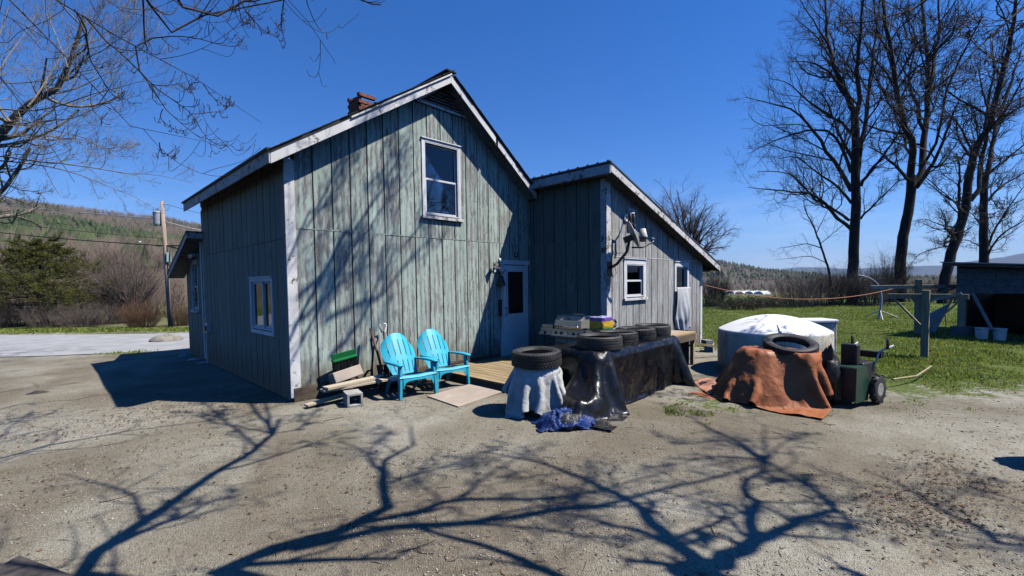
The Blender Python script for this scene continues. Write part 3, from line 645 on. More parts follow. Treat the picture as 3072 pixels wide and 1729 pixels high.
# base boards along the gable wall: one long board and a shorter one
MB().box((.02, -.038, .0), (2.72, .0, .205)).build('base_board', M_SKIRT, house, bevel=.004)
MB().box((2.73, -.035, .0), (4.3, .0, .205)).build('base_board', M_SKIRT, house, bevel=.004)
MB().box((5.292, -2.0, .0), (5.33, 0, .115)).build('base_board', M_SKIRT, house)
# corner boards
MB().box((-.022, -.03, .06), (.125, -.0, 3.60)).build('corner_board', M_TRIM, house, bevel=.004)
MB().box((-.024, -.001, .02), (-.0, .10, 3.50)).build('corner_board', M_SIDE_L, house)
MB().box((5.305, -2.072, .05), (5.46, -2.042, 3.80)).build('corner_board', M_TRIM_W, house, bevel=.003)
MB().box((5.302, -2.041, .05), (5.33, -1.93, 3.80)).build('corner_board', M_TRIM_W, house, bevel=.003)
MB().box((9.885, -2.07, .02), (10.01, -2.04, 2.25)).build('corner_board', M_TRIM, house, bevel=.003)
MB().box((-.02, 5.10, .0), (.0, 5.16, 3.45)).build('corner_board', M_TRIM_W, house)
MB().tube([(-.04, 5.19, 2.75), (-.035, 5.20, 1.2), (-.03, 5.19, .1)], .018, 8).build('downpipe', M_WHITEP, house)
MB().box((-.026, .0, 3.52), (-.0, 5.12, 3.68)).build('frieze_board', M_SOFF, house)
# main roof
roof = MB()
for (xa, xb) in ((LX0, PKX), (PKX, 5.36)):
    v = []
    for y in (-.315, 5.35):
        for dz in (-.045, 0): v += [(xa, y, zt(xa+1e-6)+dz), (xb, y, zt(xb-1e-6)+dz)]
    roof.hexa([v[0], v[1], v[5], v[4], v[2], v[3], v[7], v[6]])
ro = roof.build('roof', M_ROOF, house)
sh = MB()                                   # ragged shingle butts along the rakes
for i in range(38):
    x = LX0-.02+i*.148
    if x > 5.2: break
    z = zt(x); sl_ = SL if x < PKX else -SR; l = .16
    y0 = -.325-random.uniform(0, .022)
    sh.hexa([(x, y0, z+.002), (x+l, y0, z+l*sl_+.002), (x+l, -.05, z+l*sl_+.002), (x, -.05, z+.002), (x, y0, z+.016), (x+l*.98, y0, z+l*sl_*.98+.010), (x+l*.98, -.05, z+l*sl_*.98+.010), (x, -.05, z+.016)])
sh.build('shingle_edge', M_ROOF, ro)
MB().bar((PKX, -.33, PKZ+.012), (PKX, 5.3, PKZ+.012), .22, .025).build('ridge_cap', M_ROOF, ro)
def rake(p, q, y0, y1, d0, d1, name, m, par):
    (xa, za_), (xb, zb_) = p, q
    MB().hexa([(xa, y0, za_-d1), (xb, y0, zb_-d1), (xb, y1, zb_-d1), (xa, y1, za_-d1), (xa, y0, za_-d0), (xb, y0, zb_-d0), (xb, y1, zb_-d0), (xa, y1, za_-d0)]).build(name, m, par, bevel=.003)
rake((LX0, LZ0), (PKX-.002, PKZ), -.305, -.275, .05, .20, 'fascia_board', M_TRIM, ro)
rake((PKX, PKZ), (4.0, zt(4.0)), -.307, -.275, .05, .20, 'fascia_board', M_TRIM, ro)
rake((4.06, zt(4.06)), (5.24, zt(5.24)), -.303, -.275, .055, .20, 'fascia_board', M_TRIM, ro)
rake((.9, zt(.9)), (PKX, PKZ), -.335, -.306, .03, .062, 'drip_strip', M_TRIM, ro)
rake((LX0+.02, zt(LX0+.02)), (PKX, PKZ), -.276, .0, .175, .187, 'soffit', M_SOFF, ro)
rake((PKX, PKZ), (5.24, zt(5.24)), -.276, .0, .175, .187, 'soffit', M_SOFF, ro)
MB().box((LX0-.022, -.30, 3.43), (LX0, 5.33, 3.60)).build('eave_fascia', M_SOFF, ro)
MB().hexa([(LX0, -.28, 3.445), (-.0, -.28, 3.66), (-.0, 5.3, 3.66), (LX0, 5.3, 3.445), (LX0, -.28, 3.465), (-.0, -.28, 3.68), (-.0, 5.3, 3.68), (LX0, 5.3, 3.465)]).build('eave_soffit', M_SOFF, ro)
MB().box((LX0-.05, -.31, 3.60), (LX0+.05, 5.36, 3.635)).build('eave_edge', M_ROOF, ro)
# lean-to roof
XA, XB = 5.10, 10.62
v = []
for y in (-2.32, 4.9):
    for dz in (-.035, 0): v += [(XA-.03, y, za(XA-.03)+dz), (XB+.04, y, za(XB+.04)+dz)]
lr = MB().hexa([v[0], v[1], v[5], v[4], v[2], v[3], v[7], v[6]]).build('lean_to_roof', M_METALROOF, house)
ribs = MB()
for i in range(30):
    y = -2.26+i*.235
    ribs.hexa([(XA-.035, y-.035, za(XA)+.002), (XB, y-.035, za(XB)+.002), (XB, y+.035, za(XB)+.002), (XA-.035, y+.035, za(XA)+.002), (XA-.035, y-.016, za(XA)+.032), (XB, y-.016, za(XB)+.032), (XB, y+.016, za(XB)+.032), (XA-.035, y+.016, za(XA)+.032)])
ribs.build('roof_ribs', M_METALROOF, lr)
rake((XA, za(XA)), (XB, za(XB)), -2.31, -2.28, .04, .19, 'fascia_board', M_TRIM_W, lr)
rake((XA+.03, za(XA+.03)), (XB, za(XB)), -2.281, -2.04, .165, .178, 'soffit', M_SOFF, lr)
MB().box((XA-.025, -2.30, 3.80), (XA, .0, 3.975)).build('fascia_board', M_TRIM_W, lr, bevel=.003)
MB().box((XA, -2.28, 3.80), (5.33, .0, 3.815)).build('soffit', M_SOFF, lr)
MB().box((XB-.0, -2.30, za(XB)-.19), (XB+.03, 4.8, za(XB)-.03)).build('fascia_board', M_TRIM_W, lr)
MB().hexa([(10.0, -2.28, za(XB)-.2), (XB, -2.28, za(XB)-.2), (XB, 4.8, za(XB)-.2), (10.0, 4.8, za(XB)-.2), (10.0, -2.28, za(XB)-.185), (XB, -2.28, za(XB)-.185), (XB, 4.8, za(XB)-.185), (10.0, 4.8, za(XB)-.185)]).build('soffit', M_SKIRT, lr)
# rear wing roof
def zw(y): return 2.97-.352*(y-5.0)
wr = MB().hexa([(-.34, 5.0, zw(5.0)-.03), (4, 5.0, zw(5.0)-.03), (4, 7.45, zw(7.45)-.03), (-.34, 7.45, zw(7.45)-.03), (-.34, 5.0, zw(5.0)), (4, 5.0, zw(5.0)), (4, 7.45, zw(7.45)), (-.34, 7.45, zw(7.45))]).build('rear_wing_roof', M_ROOF, house)
MB().hexa([(-.33, 5.03, zw(5.03)-.16), (-.305, 5.03, zw(5.03)-.16), (-.305, 7.42, zw(7.42)-.16), (-.33, 7.42, zw(7.42)-.16), (-.33, 5.03, zw(5.03)-.03), (-.305, 5.03, zw(5.03)-.03), (-.305, 7.42, zw(7.42)-.03), (-.33, 7.42, zw(7.42)-.03)]).build('fascia_board', M_SOFF, wr)
MB().box((-.33, 5.0, zw(5.0)-.16), (-.0, 5.028, zw(5.0)-.032)).build('fascia_board', M_SOFF, wr)
MB().hexa([(-.304, 5.03, zw(5.03)-.15), (.02, 5.03, zw(5.03)-.15), (.02, 7.42, zw(7.42)-.15), (-.304, 7.42, zw(7.42)-.15), (-.304, 5.03, zw(5.03)-.14), (.02, 5.03, zw(5.03)-.14), (.02, 7.42, zw(7.42)-.14), (-.304, 7.42, zw(7.42)-.14)]).build('soffit', M_SOFF, wr)
# gable vent: triangle of slats under the peak
gv = MB().add([(2.33, -.03, 5.06), (3.44, -.03, 5.02), (2.9, -.03, 5.47), (2.33, -.016, 5.06), (3.44, -.016, 5.02), (2.9, -.016, 5.47)], [(0, 1, 2), (3, 5, 4), (0, 3, 4, 1), (1, 4, 5, 2), (2, 5, 3, 0)]).build('gable_vent', mat('vent_shadow', (.02, .02, .02), .9), house)
MB().bar((2.29, -.04, 5.055), (3.47, -.04, 5.015), .03, .05).build('vent_frame', M_TRIM, gv)
MB().bar((2.31, -.04, 5.07), (2.9, -.04, 5.475), .03, .05).build('vent_frame', M_TRIM, gv)
MB().bar((3.46, -.04, 5.03), (2.9, -.04, 5.475), .03, .05).build('vent_frame', M_SOFF, gv)
for i in range(6):
    z = 5.10+i*.055; t = (z-5.05)/.42; xa, xb = 2.36+.54*t, 3.40-.50*t
    MB().bar((xa, -.045, z), (xb, -.045, z-.02*(1-t)), .03, .008, (0, -.6, 1)).build('vent_slat', M_TRIM_W, gv)
# wall vent on the lean-to
wv_ = MB().box((6.13, -2.085, 2.83), (6.37, -2.055, 3.26)).build('wall_vent', mat('vent_dark', (.03, .03, .03), .8), house)
for a_, b_ in (((6.12, -2.095, 2.82), (6.16, -2.05, 3.27)), ((6.34, -2.095, 2.82), (6.38, -2.05, 3.27)), ((6.16, -2.095, 2.82), (6.34, -2.05, 2.85)), ((6.16, -2.095, 3.24), (6.34, -2.05, 3.27))):
    MB().box(a_, b_).build('vent_frame', M_SILLW, wv_)
for i in range(9): MB().bar((6.155, -2.092, 2.872+i*.043), (6.345, -2.092, 2.872+i*.043), .03, .010, (0, -.7, 1)).build('vent_slat', M_SILLW, wv_)
# windows
M_CURT = mat('pale_curtain', (.55, .56, .50), .9, (.38, .40, .37), 3, (6, 6, .6), tl=.3)
M_BLIND = mat('pale_green_blind', (.50, .62, .58), .8, (.62, .72, .70), 2)
M_TAN = mat('striped_tan_curtain', (.42, .30, .13), .9, (.10, .08, .07), 5, (5, 5, .15), lo=.45, hi=.55)
M_DIM = mat('dim_clutter', (.14, .13, .12), .9, (.40, .39, .36), 6, lo=.45, hi=.6)
def window(W, a, b, z0, z1, c=.07, sill=True, slider=False, m=M_SILLW, deep=.075, head=.09):
    """casing, sashes, panes and sill round the opening a..b x z0..z1 of a wall"""
    def bx(u0, u1, d0, d1, w0, w1):
        p, q = np.array(W(u0, d0, w0)), np.array(W(u1, d1, w1)); return np.minimum(p, q), np.maximum(p, q)
    cas = MB()
    for q in ((a-c, a, .016, .034, z0-.02, z1+head), (b, b+c, .016, .034, z0-.02, z1+head), (a, b, .016, .035, z1, z1+head), (a, a+.02, -deep, .03, z0, z1), (b-.02, b, -deep, .03, z0, z1), (a+.02, b-.02, -deep, .03, z1-.02, z1), (a+.02, b-.02, -deep, .03, z0, z0+.02), (a-c-.01, b+c+.01, .016, .055, z1+head, z1+head+.018)):
        cas.box(*bx(*q))
    o = cas.build('window', m, house)
    if sill: MB().box(*bx(a-c-.03, b+c+.03, .012, .07, z0-.075, z0-.022)).build('sill', M_TRIM_W, o, bevel=.004)
    else: MB().box(*bx(a-c, b+c, .016, .034, z0-.08, z0-.021)).build('bottom_casing', m, o)
    aa, bb, za_, zb = a+.02, b-.02, z0+.02, z1-.02; mid = (za_+zb)/2; um = (aa+bb)/2
    sashes = ((aa, bb, mid-.015, zb, -.055, -.03), (aa, bb, za_, mid+.015, -.028, -.003)) if not slider else ((aa, um+.015, za_, zb, -.055, -.03), (um-.015, bb, za_, zb, -.028, -.003))
    for (u0, u1, w0, w1, d0, d1) in sashes:
        s_ = MB(); t = .035
        for q in ((u0, u0+t, d0, d1, w0, w1), (u1-t, u1, d0, d1, w0, w1), (u0+t, u1-t, d0, d1, w0, w0+t), (u0+t, u1-t, d0, d1, w1-t, w1)): s_.box(*bx(*q))
        s_.build('sash', m, o)
        MB().box(*bx(u0+t, u1-t, (d0+d1)/2-.002, (d0+d1)/2+.002, w0+t, w1-t)).build('pane', M_GLASS, o)
    return o, bx
w1, bx1 = window(FRONT, *W1, c=.055, sill=True, head=.05)
w2, bx2 = window(LEFT, *LW, c=.06, sill=False, slider=True, head=.05)
MB().grid(np.array([[LEFT(.72+.3*i/12, -.14-.02*math.sin(i*1.9), z) for i in range(13)] for z in (1.05, 1.4, 1.8)])).build('curtain', M_CURT, w2, smooth=True)
MB().grid(np.array([[LEFT(1.42+.22*i/12, -.14-.02*math.sin(i*1.9), z) for i in range(13)] for z in (1.05, 1.4, 1.8)])).build('curtain', M_CURT, w2, smooth=True)
w3, bx3 = window(ADDN, *AW, c=.10, head=.11)
MB().box(*bx3(6.08, 6.77, -.15, -.14, 1.75, 2.1)).build('blind', M_BLIND, w3)
MB().box(*bx3(6.1, 6.75, -.24, -.16, 1.41, 1.60)).box(*bx3(6.2, 6.6, -.3, -.26, 1.6, 1.74)).build('clutter', M_DIM, w3)
w4, bx4 = window(ADDN, *BW, c=.08, sill=False, head=.10)
MB().grid(np.array([[ADDN(8.42+.64*i/24, -.16-.025*math.sin(i*1.6), z) for i in range(25)] for z in (.9, 1.5, 2.1)])).build('curtain', M_TAN, w4, smooth=True)
w5, bx5 = window(WING, *GW, c=.055, head=.07, m=M_TRIM_W)
# door with a screen panel
dr = MB().box((4.415, -.045, .165), (5.135, -.012, 2.12)).build('door', M_DOOR, house, bevel=.004)
MB().box((4.535, -.049, 1.06), (5.02, -.040, 1.98)).build('screen_pane', M_SCREEN, dr)
for a_, b_ in (((4.50, -.058, 1.02), (4.535, -.040, 2.02)), ((5.02, -.058, 1.02), (5.055, -.040, 2.02)), ((4.535, -.058, 1.98), (5.02, -.040, 2.02)), ((4.535, -.058, 1.02), (5.02, -.040, 1.06))): MB().box(a_, b_).build('screen_frame', M_DOOR, dr)
MB().tube([(4.46, -.05, 1.02), (4.46, -.095, 1.05), (4.46, -.095, 1.18), (4.46, -.05, 1.21)], .010, 8).build('door_handle', M_BLACKP, dr, smooth=True)
fr_ = MB().box((4.345, -.04, .14), (4.41, .02, 2.20)).box((5.14, -.04, .14), (5.20, .02, 2.20)).box((4.30, -.045, 2.135), (5.25, .02, 2.235)).box((4.41, -.03, .13), (5.14, .05, .162)).build('door_frame', M_DOOR, house, bevel=.003)
MB().box((4.38, .03, .1), (5.17, .08, 2.2)).build('inner_door', M_BLACKP, house)
# chimney of single bricks with a broken top
ch = MB().box((2.33, 2.13, 4.9), (2.72, 2.52, 5.60)).build('chimney', M_MORTAR, house)
bme = None
for k in range(11):
    z = 5.02+k*.073; off = (k % 2)*.10
    for side in range(4):
        for j in range(2):
            if k >= 9 and random.random() < .35+.25*(k-9): continue
            c0 = -.205+off*.5+j*.205; L_ = .195
            cx, cy = 2.525, 2.325
            d = .215+random.uniform(-.006, .008)
            pos = ((cx+c0+.05, cy-d), (cx+c0+.05, cy+d), (cx-d, cy+c0+.05), (cx+d, cy+c0+.05))[side]
            if bme is None:
                b_ = MB().box((-L_/2, -.045, 0), (L_/2, .045, .063)).build('brick', M_BRICK, ch, loc=(*pos, z), bevel=.004); bme = b_.data
            else: b_ = link('brick', bme, M_BRICK, ch, loc=(*pos, z))
            b_.rotation_euler = (0, 0, (0, 0, math.pi/2, math.pi/2)[side]+random.uniform(-.04, .04)+(.3*random.uniform(-1, 1) if k >= 9 else 0))
MB().hexa([(2.74, 2.1, 5.35), (2.80, 2.1, 5.40), (2.80, 2.5, 5.40), (2.74, 2.5, 5.35), (2.735, 2.1, 5.75), (2.745, 2.1, 5.75), (2.745, 2.5, 5.75), (2.735, 2.5, 5.75)]).build('flashing', M_GALV, ch)

# ------------------------------------------------------------------ fittings hung on the house
def cup_light(c, aim, r=.06):
    z = Vector(aim).to_track_quat('Z', 'Y').to_matrix(); return z
fl = thing('floodlight', 'twin white floodlight beside the top of the back door', 'floodlight', (4.21, -.02, 2.02))
MB().box((-.06, -.02, -.05), (.06, .005, .16)).build('back_plate', M_WHITEP, fl)
for s_, aim, of in ((-1, (-.6, -.8, -.25), (-.10, -.10, .10)), (1, (.5, -.75, -.7), (.06, -.10, .0))):
    rm = np.array(Vector(aim).to_track_quat('Z', 'Y').to_matrix())
    MB().lathe([(.0, -.06), (.03, -.055), (.045, 0), (.062, .05), (.066, .075), (.05, .07), (.0, .06)], 20, of, rot=rm).build('lamp_head', M_CHROME if s_ < 0 else M_WHITEP, fl, smooth=True)
    MB().tube([(0, -.02, .04), of], .012, 8).build('lamp_arm', M_WHITEP, fl)
MB().lathe([(0, -.05), (.03, -.045), (.036, 0), (.03, .04), (0, .05)], 14, (.06, -.06, .20)).build('motion_sensor', M_WHITEP, fl, smooth=True)
bf = thing('hanging_bell', 'dark hanging bell with a pull rope below the white floodlight', 'bell', (4.30, -.10, 1.78))
MB().lathe([(0, .12), (.03, .11), (.05, .05), (.085, -.06), (.10, -.10), (.085, -.10), (0, -.05)], 20).build('bell_body', M_DARKM, bf, smooth=True)
MB().tube([(0, .09, .16), (0, 0, .17), (0, 0, .11)], .009, 6).build('bracket', M_DARKM, bf)
MB().tube([(0, 0, -.06), (.01, 0, -.35), (0, .02, -.75), (.005, .03, -1.0)], .006, 6).build('pull_rope', M_BLACKP, bf)
MB().box((-.03, .02, -.75), (.03, .07, -.40)).build('mailbox_strip', M_BLACKP, bf)
hsx = [(4.83+.055*math.sin(a_), -.03, 2.36-.06*math.cos(a_)) for a_ in np.linspace(-2.5, 2.5, 15)]
tag(MB().tube(hsx, .012, 6).build('horseshoe', M_DARKM, smooth=True), 'dark iron horseshoe nailed above the back door', 'horseshoe')
ub = thing('floodlight', 'white floodlight pair under the rear wing eave', 'floodlight', (0.0, 5.75, 2.47))
for dy in (-.1, .12):
    MB().lathe([(0, -.05), (.035, -.045), (.05, .03), (.055, .06), (0, .05)], 16, (-.10, dy, .0), rot=rotm('Y', -1.9)).build('lamp_head', M_WHITEP, ub, smooth=True)
MB().box((-.04, -.06, -.02), (.02, .06, .05)).build('back_plate', M_WHITEP, ub)
el = thing('meter_box', 'small grey outlet box low on the shaded side wall', 'outlet box', (-.01, 4.72, .83))
MB().box((-.09, -.09, -.1), (-.005, .09, .12)).build('box', M_GALV, el, bevel=.008); MB().box((-.12, -.07, -.06), (-.09, .07, .06)).build('cover', M_BLACKP, el, bevel=.006)
# satellite dish on a bent mast at the lean-to corner
sd = thing('satellite_dish', 'grey satellite dish seen edge-on with white receiver horns', 'satellite dish', (5.40, -2.07, 2.02))
MB().box((-.09, -.02, -.18), (.06, .0, .12)).build('mount_plate', M_DARKM, sd)
MB().tube([(-.02, -.02, -.02), (.02, -.16, .06), (.10, -.34, .30), (.12, -.38, .52)], .028, 10).build('mast', M_DARKM, sd, smooth=True)
aim = np.array([.55, -.76, .36]); aim /= np.linalg.norm(aim); rm = np.array(Vector(aim).to_track_quat('Z', 'Y').to_matrix())
cpos = np.array([.16, -.40, .62])
pr_ = [(r_, .22*r_*r_/.27/.27*.30) for r_ in np.linspace(0.0, .24, 9)]
MB().lathe(pr_+[(p_[0], p_[1]-.012) for p_ in pr_[::-1]], 36, cpos, rot=rm, sc=(1, 1.12)).build('reflector', M_GALV, sd, smooth=True)
MB().box((-.07, -.06, -.08), (.05, .06, .10), rot=rm, about=(0, 0, 0)).xf([[1, 0, 0, cpos[0]-.07*aim[0]], [0, 1, 0, cpos[1]-.07*aim[1]], [0, 0, 1, cpos[2]-.07*aim[2]-.05], [0, 0, 0, 1]]).build('bracket', M_BLACKP, sd)
tipp = cpos+np.array([.42, -.24, -.13]); MB().tube([cpos+np.array([.02, 0, -.24]), cpos+np.array([.22, -.13, -.24]), tipp], .016, 8).build('feed_arm', M_DARKM, sd, smooth=True)
MB().tube([tipp, tipp+np.array([.05, 0, .06]), tipp+np.array([-.06, 0, .08])], .018, 8).build('arm_clamp', M_GALV, sd)
MB().lathe([(0, .10), (.045, .10), (.085, -.06), (.085, -.08), (0, -.08)], 16, cpos+np.array([.21, -.14, .03])).build('receiver_horn', mat('cream_plastic', (.72, .69, .56), .5), sd, smooth=True)
MB().box(tuple(cpos+np.array([.15, -.19, -.13])), tuple(cpos+np.array([.25, -.09, -.05]))).build('receiver_body', M_BLACKP, sd, bevel=.01)
MB().tube([(.02, -.10, .03), (.0, -.16, -.12), (.05, -.05, -.2), (-.03, -.03, .25), (.06, -.26, .28)], .006, 6).build('loop_cable', M_WIRE, sd, smooth=True)
br = thing('yard_lamp', 'white two-headed lamp bracket beside the lean-to vent', 'lamp', (6.02, -2.06, 3.05))
MB().tube([(0, -.01, 0), (-.05, -.22, .06), (-.16, -.30, .06), (-.26, -.28, .04)], .016, 8).build('arm', M_WHITEP, br, smooth=True)
MB().box((-.06, -.03, -.06), (.06, .0, .09)).build('back_plate', M_WHITEP, br)
for i, dx in enumerate((-.27, -.14)):
    MB().lathe([(0, .03), (.02, .02), (.032, -.10), (.026, -.20), (.045, -.26), (.0, -.30)], 12, (dx, -.28, .02)).build('lamp_head', M_BLACKP, br, smooth=True)
tag(MB().tube([(7.4, -2.075, 3.10), (7.7, -2.10, 2.96), (8.0, -2.10, 2.80), (8.25, -2.08, 2.76)], .008, 6).build('eave_cable', M_WIRE, smooth=True), 'black cable sagging under the lean-to eave', 'cable')
# plastic sheet hanging out of the end window
shv = []
for j in range(26):
    row = []; t = j/25
    for i in range(30):
        s_ = i/29; w_ = .42+.10*t-.22*max(0, t-.8)*5*.5
        x = 8.74+(s_-.5)*2*w_*.92; fold = .022*math.sin(s_*31+2*math.sin(t*4))*(.4+t)+.03*math.sin(s_*9+t*5)
        bulge = .10*math.sin(min(1, t*1.1)*math.pi*.75)*math.sin(s_*math.pi)
        zz = 1.57-.98*t-.05*math.sin(s_*math.pi)*t-.09*abs(math.sin(s_*2.2+.6))*(t > .9)
        row.append((x, -2.10-bulge-fold*.8-.01, zz))
    shv.append(row)
M_SHEET = mat('milky_plastic_sheet', (.80, .80, .80), .35, (.62, .62, .62), 4, tl=.25, spec=.5)
tag(MB().grid(np.array(shv)).build('plastic_sheet', M_SHEET, smooth=True, solid=.003), 'crumpled white plastic sheet hanging from the end window', 'plastic sheet')
# ------------------------------------------------------------------ cloth draped over things (verlet sheet with box / drum colliders)
def drape(P, steps, cols, grav=.0022, stiff=7, fr=.94, seed=0, damp=.97, bend=.25):
    P = P.copy(); Q = P.copy(); a, b = P.shape[:2]; g = np.random.default_rng(seed)
    P[..., 2] += .004*g.normal(size=(a, b)); Q = P.copy()
    L = [(np.s_[:-1, :], np.s_[1:, :], 1), (np.s_[:, :-1], np.s_[:, 1:], 1), (np.s_[:-1, :-1], np.s_[1:, 1:], .6), (np.s_[1:, :-1], np.s_[:-1, 1:], .6), (np.s_[:-2, :], np.s_[2:, :], bend), (np.s_[:, :-2], np.s_[:, 2:], bend)]
    rest = [np.linalg.norm(P[i]-P[j], axis=-1, keepdims=True) for i, j, _ in L]
    wgt = np.zeros((a, b, 1))
    for (i, j, w), _ in zip(L, rest): wgt[i] += w; wgt[j] += w
    for st in range(steps):
        V = (P-Q)*damp; Q = P.copy(); Q0 = Q; P = P+V; P[..., 2] -= grav
        for it in range(stiff):
            D = np.zeros_like(P)
            for (i, j, w), r0 in zip(L, rest):
                d = P[j]-P[i]; l = np.linalg.norm(d, axis=-1, keepdims=True)+1e-9
                c = d*(.5*(1-r0/l))*w
                if w < .5: c = np.where(l < r0, c, 0)
                D[i] += c; D[j] -= c
            P += 1.7*D/wgt
        for c in cols:
            if c[0] == 'box':
                _, (cx, cy), (hx, hy), z1, rz = c; ca, sa = math.cos(rz), math.sin(rz)
                lx, ly = (P[..., 0]-cx)*ca+(P[..., 1]-cy)*sa, -(P[..., 0]-cx)*sa+(P[..., 1]-cy)*ca
                ox, oy, oz = hx-np.abs(lx), hy-np.abs(ly), z1-P[..., 2]; ins = (ox > 0) & (oy > 0) & (oz > 0)
                mz = ins & (oz <= ox+.02) & (oz <= oy+.02); mx = ins & ~mz & (ox <= oy); my = ins & ~mz & ~mx
                lx2 = np.where(mx, np.sign(lx)*hx, lx); ly2 = np.where(my, np.sign(ly)*hy, ly)
                P[..., 0] = np.where(ins, cx+lx2*ca-ly2*sa, P[..., 0]); P[..., 1] = np.where(ins, cy+lx2*sa+ly2*ca, P[..., 1]); P[..., 2] = np.where(mz, z1, P[..., 2]); top = mz
            else:
                _, (cx, cy), r, z1, r2 = c; rr = np.hypot(P[..., 0]-cx, P[..., 1]-cy)
                rz = r+(r2-r)*np.clip(P[..., 2]/z1, 0, 1); ins = (rr < rz) & (P[..., 2] < z1); mz = ins & (z1-P[..., 2] <= rz-rr+.02); ms = ins & ~mz
                s = np.where(ms, rz/np.maximum(rr, 1e-6), 1); P[..., 0] = cx+(P[..., 0]-cx)*s; P[..., 1] = cy+(P[..., 1]-cy)*s; P[..., 2] = np.where(mz, z1, P[..., 2]); top = mz
            P[..., :2] = np.where(top[..., None], Q0[..., :2]+(P[..., :2]-Q0[..., :2])*(1-fr), P[..., :2])
            k = ins[..., None]; Q = np.where(k, P-(P-Q)*.4, Q)
        gz = .008; k = P[..., 2] < gz; P[..., 2] = np.where(k, gz, P[..., 2]); Q = np.where(k[..., None], P-(P-Q)*(1-.8), Q)
    return P
def sheet(cx, cy, sx, sy, z, rz, na, nb):
    u, v = np.meshgrid(np.linspace(-.5, .5, na)*sx, np.linspace(-.5, .5, nb)*sy, indexing='ij'); c, s = math.cos(rz), math.sin(rz)
    return np.stack([cx+u*c-v*s, cy+u*s+v*c, np.full_like(u, z)], -1)
def crease(P, amp, sc, seed):
    """sharp little wrinkles across a sheet"""
    n = np.cross(np.gradient(P, axis=0), np.gradient(P, axis=1)); n /= np.linalg.norm(n, axis=-1, keepdims=True)+1e-9
    w = 1-2*np.abs(fbm(P[..., 0]*sc, P[..., 1]*sc, P[..., 2]*sc*.8, 3, seed)); return P+n*(amp*w)[..., None]

# ------------------------------------------------------------------ two adirondack chairs
def make_chair():
    t = thing('adirondack_chair', 'x', 'chair')
    # back: six staves fanning out, joined by a mid band and the arched top
    def back_pt(s, v):                      # s -1..1 across, v 0..1 up
        w = .215+.075*math.sin(min(v, .78)/.78*1.6)-.05*max(0, v-.78)/.22
        top = .93-.17*abs(s)**2.3
        z = .30+(top-.30)*v; y = .02+.30*v+.04*v*v-.030*(1-s*s)*(-1)
        return (s*w, y-.055*(1-abs(s)**2), z)
    edges = []; n = 6
    for k in range(n): c0 = -1+2*k/n; edges += [c0+.025, c0+2/n-.025]
    edges[0] = -1; edges[-1] = 1
    vs = [0, .06, .30, .34, .40, .46, .6, .75, .84, .90, .96, 1.0]
    V = np.array([[back_pt(s, v) for s in edges] for v in vs]); mb = MB(); nb_ = len(edges); fs = []
    for i in range(len(vs)-1):
        for j in range(nb_-1):
            slot = j % 2 == 1; v0 = (vs[i]+vs[i+1])/2
            if slot and (.06 < v0 < .34 or .46 < v0 < .84): continue
            fs.append((i*nb_+j, i*nb_+j+1, (i+1)*nb_+j+1, (i+1)*nb_+j))
    mb.add(V.reshape(-1, 3), fs); mb.build('backrest', M_CHAIR, t, smooth=False, solid=.016)
    V = []
    ys = [.07, -.02, -.12, -.24, -.34, -.40, -.415]; zs = [.27, .255, .275, .315, .345, .345, .32]
    es = np.array(edges)
    V = np.array([[(s*(.235+.015*i), y, z-.015*(1-abs(s))) for s in es] for i, (y, z) in enumerate(zip(ys, zs))]); fs = []
    for i in range(len(ys)-1):
        for j in range(nb_-1):
            if j % 2 == 1 and i in (1, 2): continue
            fs.append((i*nb_+j, i*nb_+j+1, (i+1)*nb_+j+1, (i+1)*nb_+j))
    MB().add(V.reshape(-1, 3), fs).build('seat', M_CHAIR, t, solid=.016)
    # front apron with curved lower edge
    ap = []
    for i in range(13):
        s = -1+i/6; zb = .20+.07*(1-min(1, abs(s)**6)); ap.append([(s*.262, -.405, .325), (s*.262, -.412, zb if abs(s) < .99 else .16)])
    MB().grid(np.array(ap)).build('apron', M_CHAIR, t, solid=.018)
    for s in (-1, 1):
        # leg panel rises into the arm support
        o = [(-.425, 0), (-.375, 0), (-.352, .20), (-.318, .33), (-.318, .50), (-.395, .50), (-.412, .30)]
        v = [(s*(.262+.026*(1-z/.5)-.0), y, z) for y, z in o]+[(s*(.302+.03*(1-z/.5)), y, z) for y, z in o]; k = len(o)
        MB().add(v, [tuple(range(k)), tuple(range(2*k-1, k-1, -1))]+[(i, (i+1) % k, (i+1) % k+k, i+k) for i in range(k)]).build('front_leg', M_CHAIR, t, bevel=.005)
        o = [(.15, 0), (.215, 0), (.12, .23), (.02, .29), (-.2, .33), (-.33, .36), (-.33, .29), (-.15, .24), (.03, .20)]
        v = [(s*.232, y, z) for y, z in o]+[(s*.262, y, z) for y, z in o]; k = len(o)
        MB().add(v, [tuple(range(k)), tuple(range(2*k-1, k-1, -1))]+[(i, (i+1) % k, (i+1) % k+k, i+k) for i in range(k)]).build('rear_leg', M_CHAIR, t, bevel=.005)
        st = [(.17, .235, .30, .50), (.08, .245, .325, .505), (-.05, .25, .345, .515), (-.2, .25, .36, .52), (-.36, .25, .36, .52), (-.425, .265, .345, .512), (-.44, .28, .33, .505)]
        V = np.array([[(s*a_, y, z), (s*(a_+.02), y, z+.012), (s*(b_-.02), y, z+.012), (s*b_, y, z-.004)] for (y, a_, b_, z) in st])
        MB().grid(V).build('armrest', M_CHAIR, t, smooth=True, solid=.02)
    return t
c1 = make_chair(); c1.location = (1.475, -.775, .005); c1.rotation_euler = (0, 0, R_(-4))
c1['label'] = 'turquoise plastic adirondack chair nearer the white corner board, beside the shovel'; c1['group'] = 'pair of turquoise chairs'
c2 = copy_tree(c1); c2.location = (2.205, -.715, .005); c2.rotation_euler = (0, 0, R_(-6)); c2['label'] = 'turquoise plastic adirondack chair next to the wooden deck'

